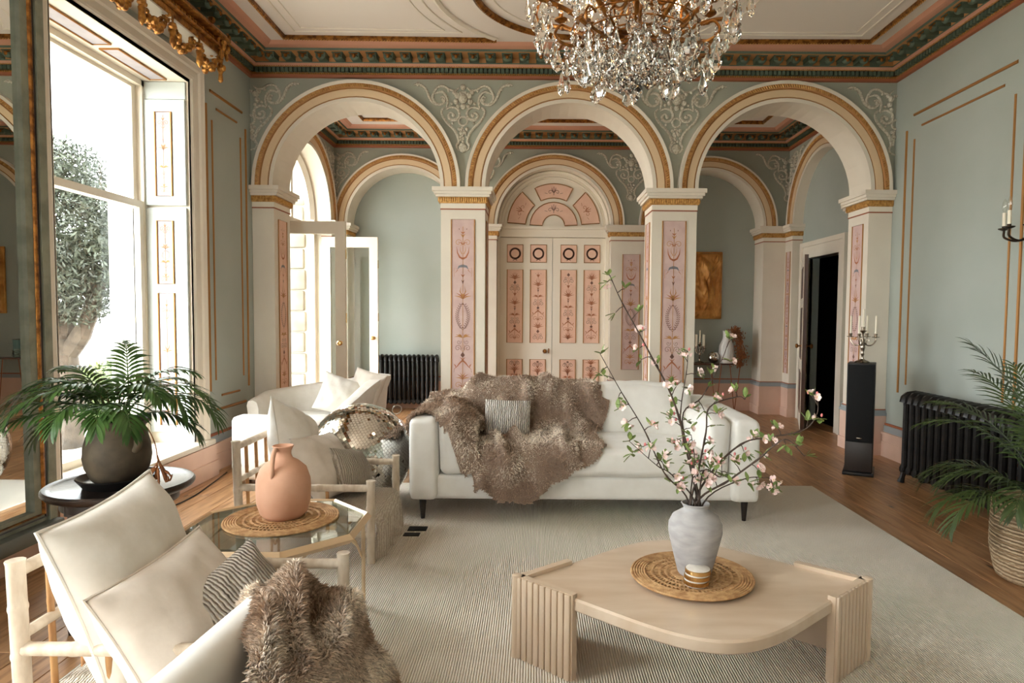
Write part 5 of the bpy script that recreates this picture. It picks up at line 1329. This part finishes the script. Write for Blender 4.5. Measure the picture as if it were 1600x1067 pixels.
for s in (-1, 1):
    b = B()
    for k in range(26): b.ball((.20+rg.uniform(-.05,.06), s*.92+rg.uniform(-.07,.07), .07+rg.gauss(0,.06)), (rg.uniform(.016,.034), rg.uniform(.016,.03), rg.uniform(.02,.04)), 6, 5)
    for q in (-1, 1): b.tube([(.24, s*.92+q*p[0], .06+p[1]) for p in spiral(.06, .02, .055, .01, 200, -200, 16)], [.014-.0005*i for i in range(17)], 6)
    b.lathe([(0,-.24),(.02,-.22),(.015,-.16),(.03,-.13),(.018,-.08),(.028,-.02),(.0,.0)], 10, (.21, s*.92, .02))
    obj('cartouche', b, M['pelmetgold'], pl)
# ================================================================ chandelier
chd = thing('chandelier', 'gilt scroll armed crystal chandelier with lit candle bulbs', 'chandelier', (.44, 3.0, 2.415))
stb = B(); stb.lathe([(0,.16),(.012,.165),(.02,.19),(.045,.215),(.06,.24),(.05,.27),(.03,.30),(.026,.36),(.045,.42),(.06,.50),(.05,.58),(.03,.64),(.022,.75),(.04,.82),(.03,.9),(.012,.98),(.008,1.2),(.008,1.5),(.05,1.53),(.07,1.555),(0,1.56)], 20)
obj('stem', stb, M['bronze'], chd)
rg = random.Random(12)
def crystal(L, w):
    b = B(); b.fix = True
    for k, (r, z) in enumerate(((0,0),(.22,-.06),(.5,-.3),(1,-.62),(.7,-.85),(0,-1))):
        if r == 0: b.v.append((0,0,z*L))
        else: b.v += [(w*r*math.cos(PI/4*j+.0), w*r*.55*math.sin(PI/4*j), z*L) for j in range(8)]
    for j in range(8):
        b.f.append((0, 1+j, 1+(j+1) % 8)); b.f.append((33, 25+(j+1) % 8, 25+j))
        for q in range(3): b.f.append((1+q*8+j, 1+q*8+8+j, 1+q*8+8+(j+1) % 8, 1+q*8+(j+1) % 8))
    b.m = [0]*len(b.f)
    b2 = B(); b2.v = b.v; b2.f = b.f; b2.m = b.m; b2.ball((0,0,.012), .0085, 6, 4); b2.c = 0
    return b2.mesh('crystal_drop', M['crystal'], 0)
CM = [crystal(.100,.030), crystal(.082,.025), crystal(.118,.035), crystal(.05,.014)]
octm = B().ball((0,0,0), (.0125,.006,.0125), 8, 4).mesh('crystal_bead', M['crystal'], 0)
nd = 0
def drop(p, k=None):
    global nd; nd += 1
    o = bpy.data.objects.new('crystal_drop', CM[rg.randrange(3) if k is None else k]); C.objects.link(o); o.parent = chd; o.location = p; o.rotation_euler = (rg.uniform(-.08,.08), rg.uniform(-.08,.08), rg.uniform(0,6.3))
beads = B()
def bead(p): beads.ball(p, (.011,.011,.011), 6, 4)
def armc(az, pts, r):
    u = Vector((math.cos(az), math.sin(az), 0)); P = smoothpath([u*x+Vector((0,0,z)) for x, z in pts], 6); return u, P
for k in range(10):          # lower tier: long S scrolls rising to cups with bulbs
    az = 2*PI*k/10+.2; u, P = armc(az, [(.03,.24),(.14,.22),(.28,.30),(.38,.34),(.455,.36),(.49,.42),(.45,.49),(.40,.475),(.405,.44)], 0)
    o = obj('arm', B().tube(P, [.0125-.006*i/(len(P)-1) for i in range(len(P))], 7), M['bronze'], chd)
    u2, P2 = armc(az+.03, [(.15,.225),(.22,.17),(.32,.165),(.37,.20),(.345,.245),(.30,.235)], 0); b = B().tube(P2, [.009-.004*i/(len(P2)-1) for i in range(len(P2))], 6)
    for q in range(5): b.ball(u*(.2+.05*q)+Vector((0,0,.27+.018*q)), (.014,.014,.008), 6, 4)
    obj('scroll', b, M['bronze'], o)
    c_ = u*.36+Vector((0,0,.35)); cb2 = B().lathe([(.006,0),(.03,.014),(.032,.02),(.011,.022),(.012,.05)], 12, c_); obj('cup', cb2, M['bronze'], o); obj('candle_tube', B().lathe([(.0105,.045),(.0105,.10),(0,.10)], 10, c_), M['candle'], o)
    obj('bulb', B().lathe([(.006,.10),(.013,.115),(.016,.135),(.012,.16),(.005,.18),(0,.186)], 10, c_), M['bulb'], o)
    for (x, z) in ((.49,.41),(.455,.345),(.40,.335),(.36,.19),(.32,.155),(.26,.185),(.22,.16),(.43,.33)):
        q = u*x+Vector((0,0,z-.012)); side = Vector((-u.y, u.x, 0))*rg.uniform(-.03,.03); bead(q+side); bead(q+side-Vector((0,0,.022))); drop(q+side-Vector((0,0,.042)))
for k in range(8):           # upper tier
    az = 2*PI*k/8+.5; u, P = armc(az, [(.03,.42),(.12,.40),(.22,.50),(.27,.60),(.22,.66),(.17,.62),(.19,.58)], 0)
    o = obj('arm', B().tube(P, [.011-.005*i/(len(P)-1) for i in range(len(P))], 7), M['bronze'], chd)
    u2, P2 = armc(az, [(.04,.55),(.10,.53),(.16,.42),(.13,.36),(.09,.38)], 0); obj('scroll', B().tube(P2, .006, 6), M['bronze'], o)
    for (x, z) in ((.27,.59),(.22,.48),(.15,.38)):
        q = u*x+Vector((0,0,z-.012)); bead(q); bead(q-Vector((0,0,.022))); drop(q-Vector((0,0,.042)))
for (r_, z, n_, kk) in ((.235,.165,16,None),(.19,.145,14,None),(.145,.15,12,2),(.10,.125,10,None),(.06,.13,7,2),(.03,.10,4,2),(.28,.20,18,1)):   # basket of drops round the base
    for i in range(n_):
        a = 2*PI*i/n_+z*40; p = Vector((r_*math.cos(a), r_*math.sin(a), z+rg.uniform(-.012,.018))); bead(p+Vector((0,0,.03))); bead(p+Vector((0,0,.052))); drop(p, kk)
    obj('hoop', B().tube([(r_*math.cos(2*PI*i/32), r_*math.sin(2*PI*i/32), z+.062) for i in range(32)], .004, 5, True), M['bronze'], chd)
for k in range(20):          # festoon chains between the tiers
    a = 2*PI*k/20
    for i in range(12):
        t = i/11; r_ = .06+(.44-.06)*t; bead(Vector((r_*math.cos(a+.2*t), r_*math.sin(a+.2*t), .52-.12*t-.10*math.sin(PI*t)*.9)))
obj('bead_chains', beads, M['crystal'], chd, 0, kind='stuff')

# ================================================================ the sofa nearest the camera and its throw
s2 = thing('sofa', 'white sofa nearest the camera, only its arm showing under the fur throw', 'sofa', (.32, 1.20, .0142))
def sub2(b, m, name, loc, rot=None): return obj(name, b, M[m], s2, 180, loc, rot)
sub2(B().rbox(-1.0, 1.52, -.40, .44, .13, .30, .03, 3), 'sofa', 'base', (0,0,0))
A0 = sub2(block(.058, .44, .265, .05, 10, (.006,0,.006), .003, 2), 'sofa', 'arm', (-1.03, .05, .405), (0,0,-.07))
sub2(block(.085, .44, .275, .06, 10, (.01,0,.01), .003, 4), 'sofa', 'arm', (1.56, .05, .415))
sub2(block(1.34, .085, .28, .05, 12, (0,.01,.005), .003), 'sofa', 'back', (.27, -.36, .43), (.06,0,0))
sub2(block(1.20, .36, .07, .05, 16, (0,.01,.015), .006, 5), 'sofa', 'seat_cushion', (.26, .05, .36))
for sx in (-.99, 1.5):
    for sy in (-1, 1): obj('leg', B().lathe([(.014,0),(.024,.13),(.024,.14)], 12, (sx, sy*.36, 0)), M['blackwood'], s2)
COL2 = [world_mesh(o) for o in s2.children if not o.name.startswith('leg')]
CR = [(0,-.095,-.12),(.10,-.085,.0),(.18,-.04,.04),(.30,.04,.055),(.42,.12,.03),(.55,.20,-.03),(.75,.27,-.16),(1,.30,-.42)]
def tg2(u, v):
    # across the arm end: a little on its outer face, over the top, then down its inner side; v runs towards the front
    for (a, x0, z0), (b_, x1, z1) in zip(CR, CR[1:]):
        if u <= b_: t = (u-a)/(b_-a); x = x0+(x1-x0)*t; z = z0+(z1-z0)*t; break
    L = v*(.62+.3*min(1,u/.6)); y0 = 1.60-.55*min(1, max(0, u-.18)/.4); Lm = 1.71-y0; y = y0+min(L, Lm)+(.05*(1-math.exp(-(L-Lm)*12)) if L > Lm else 0); z -= .9*max(0, L-Lm)
    w = .013*math.sin(u*20+v*5)+.011*math.sin(v*19+u*6)+.009*math.sin(v*37-u*9)
    return (-.705+.07*(y-1.2)+x+w*.5, y+w*.4, .618+z+.035+w-.045*max(0, 1-v/.10))
fv, ff = quadgrid(tg2, 56, 60)
throw('brown faux fur throw over the near white sofa arm at the bottom', (fv, ff), COL2, 0, 'fur', 100000, .017, 3, stiff=2)

# ================================================================ outside the windows
ol = thing('olive_tree', 'silvery olive tree with forked trunk outside the left window', 'tree', (-5.75, 8.0, -.3))
tk = B(); tk.tube(smoothpath([(0,0,0),(.05,0,.6),(-.05,.05,1.2),(-.2,.05,1.7),(-.55,.1,2.3),(-.8,.1,2.8)], 5), [.16]*6+[.13]*6+[.10]*6+[.07]*6+[.05]*2, 9)
tk.tube(smoothpath([(-.05,.05,1.1),(.25,0,1.5),(.45,-.05,2.0),(.7,0,2.6)], 5), [.11]*5+[.09]*6+[.06]*5, 8); tk.tube(smoothpath([(-.05,.05,1.3),(.02,.1,1.9),(.1,.1,2.6)], 5), [.09]*5+[.05]*6, 8)
obj('trunk', tk, mat('olive_bark', (80,68,56), .9, c2=(52,43,34), scale=9, bump=.4), ol)
rg = np.random.default_rng(4); n = 42000
cen = np.array([(-.7,0,2.9),(.5,0,2.7),(-.1,.1,3.3),(-1.2,0,2.6),(.9,0,2.4),(-.3,0,2.3),(.2,-.1,2.0),(-1.0,.0,2.0),(-.7,-.3,1.7)]); cc = cen[rg.integers(0, len(cen), n)]; d = rg.normal(size=(n,3)); d /= np.linalg.norm(d,axis=1)[:,None]; p = cc+d*(rg.random(n)**.4)[:,None]*np.array([.55,.55,.5])
dr_ = rg.normal(size=(n,3)); dr_[:,2] += .3; dr_ /= np.linalg.norm(dr_,axis=1)[:,None]; sd = np.cross(dr_, rg.normal(size=(n,3))); sd /= np.linalg.norm(sd,axis=1)[:,None]; L_ = (.06+.07*rg.random(n))[:,None]
VV = np.stack([p, p+dr_*L_*.5+sd*.012, p+dr_*L_, p+dr_*L_*.5-sd*.012],1).reshape(-1,3)
b = B(); b.fix = False; b.v = [tuple(v) for v in VV]; b.f = [(4*i,4*i+1,4*i+2,4*i+3) for i in range(n)]; b.m = [0]*n
obj('foliage', b, mat('olive_leaf', (66,72,56), .6, c2=(40,44,32), scale=3, island=.25), ol, 0, kind='stuff')
for i, (x, y, r_) in enumerate(((-7.65, 10.8, .9), (-7.9, 12.6, .9))):
    rg2 = np.random.default_rng(i); n = 3500; d = rg2.normal(size=(n,3)); d /= np.linalg.norm(d,axis=1)[:,None]; d[:,2] = abs(d[:,2]); p = d*np.array([r_*1.3,r_,.75])*(.85+.15*rg2.random(n))[:,None]
    u_ = rg2.normal(size=(n,3)); u_ /= np.linalg.norm(u_,axis=1)[:,None]; w_ = np.cross(u_, d); w_ /= np.linalg.norm(w_,axis=1)[:,None]
    VV = np.stack([p, p+u_*.05+w_*.03, p+u_*.1, p+u_*.05-w_*.03],1).reshape(-1,3); b = B(); b.fix = False; b.v = [tuple(v) for v in VV]; b.f = [(4*k,4*k+1,4*k+2,4*k+3) for k in range(n)]; b.m = [0]*n
    o = obj('garden_shrub', b, mat('shrub_leaf_%s' % 'abc'[i], (84,96,48), .7, island=.2), None, 0, (x, y, -.3)); tag(o, ['rounded green garden shrub seen through the left window past the olive trunk', 'farther green garden shrub beyond the one past the olive trunk'][i], 'shrub', 'garden shrubs')
cbl = obj('power_cable', B().tube(smoothpath([(-2.66,5.6,.006),(-2.60,5.2,.006),(-2.56,4.8,.006),(-2.60,4.3,.006),(-2.58,3.8,.006)], 6), .005, 6), M['blackvinyl']); tag(cbl, 'thin black cable lying along the foot of the window wall', 'cable')
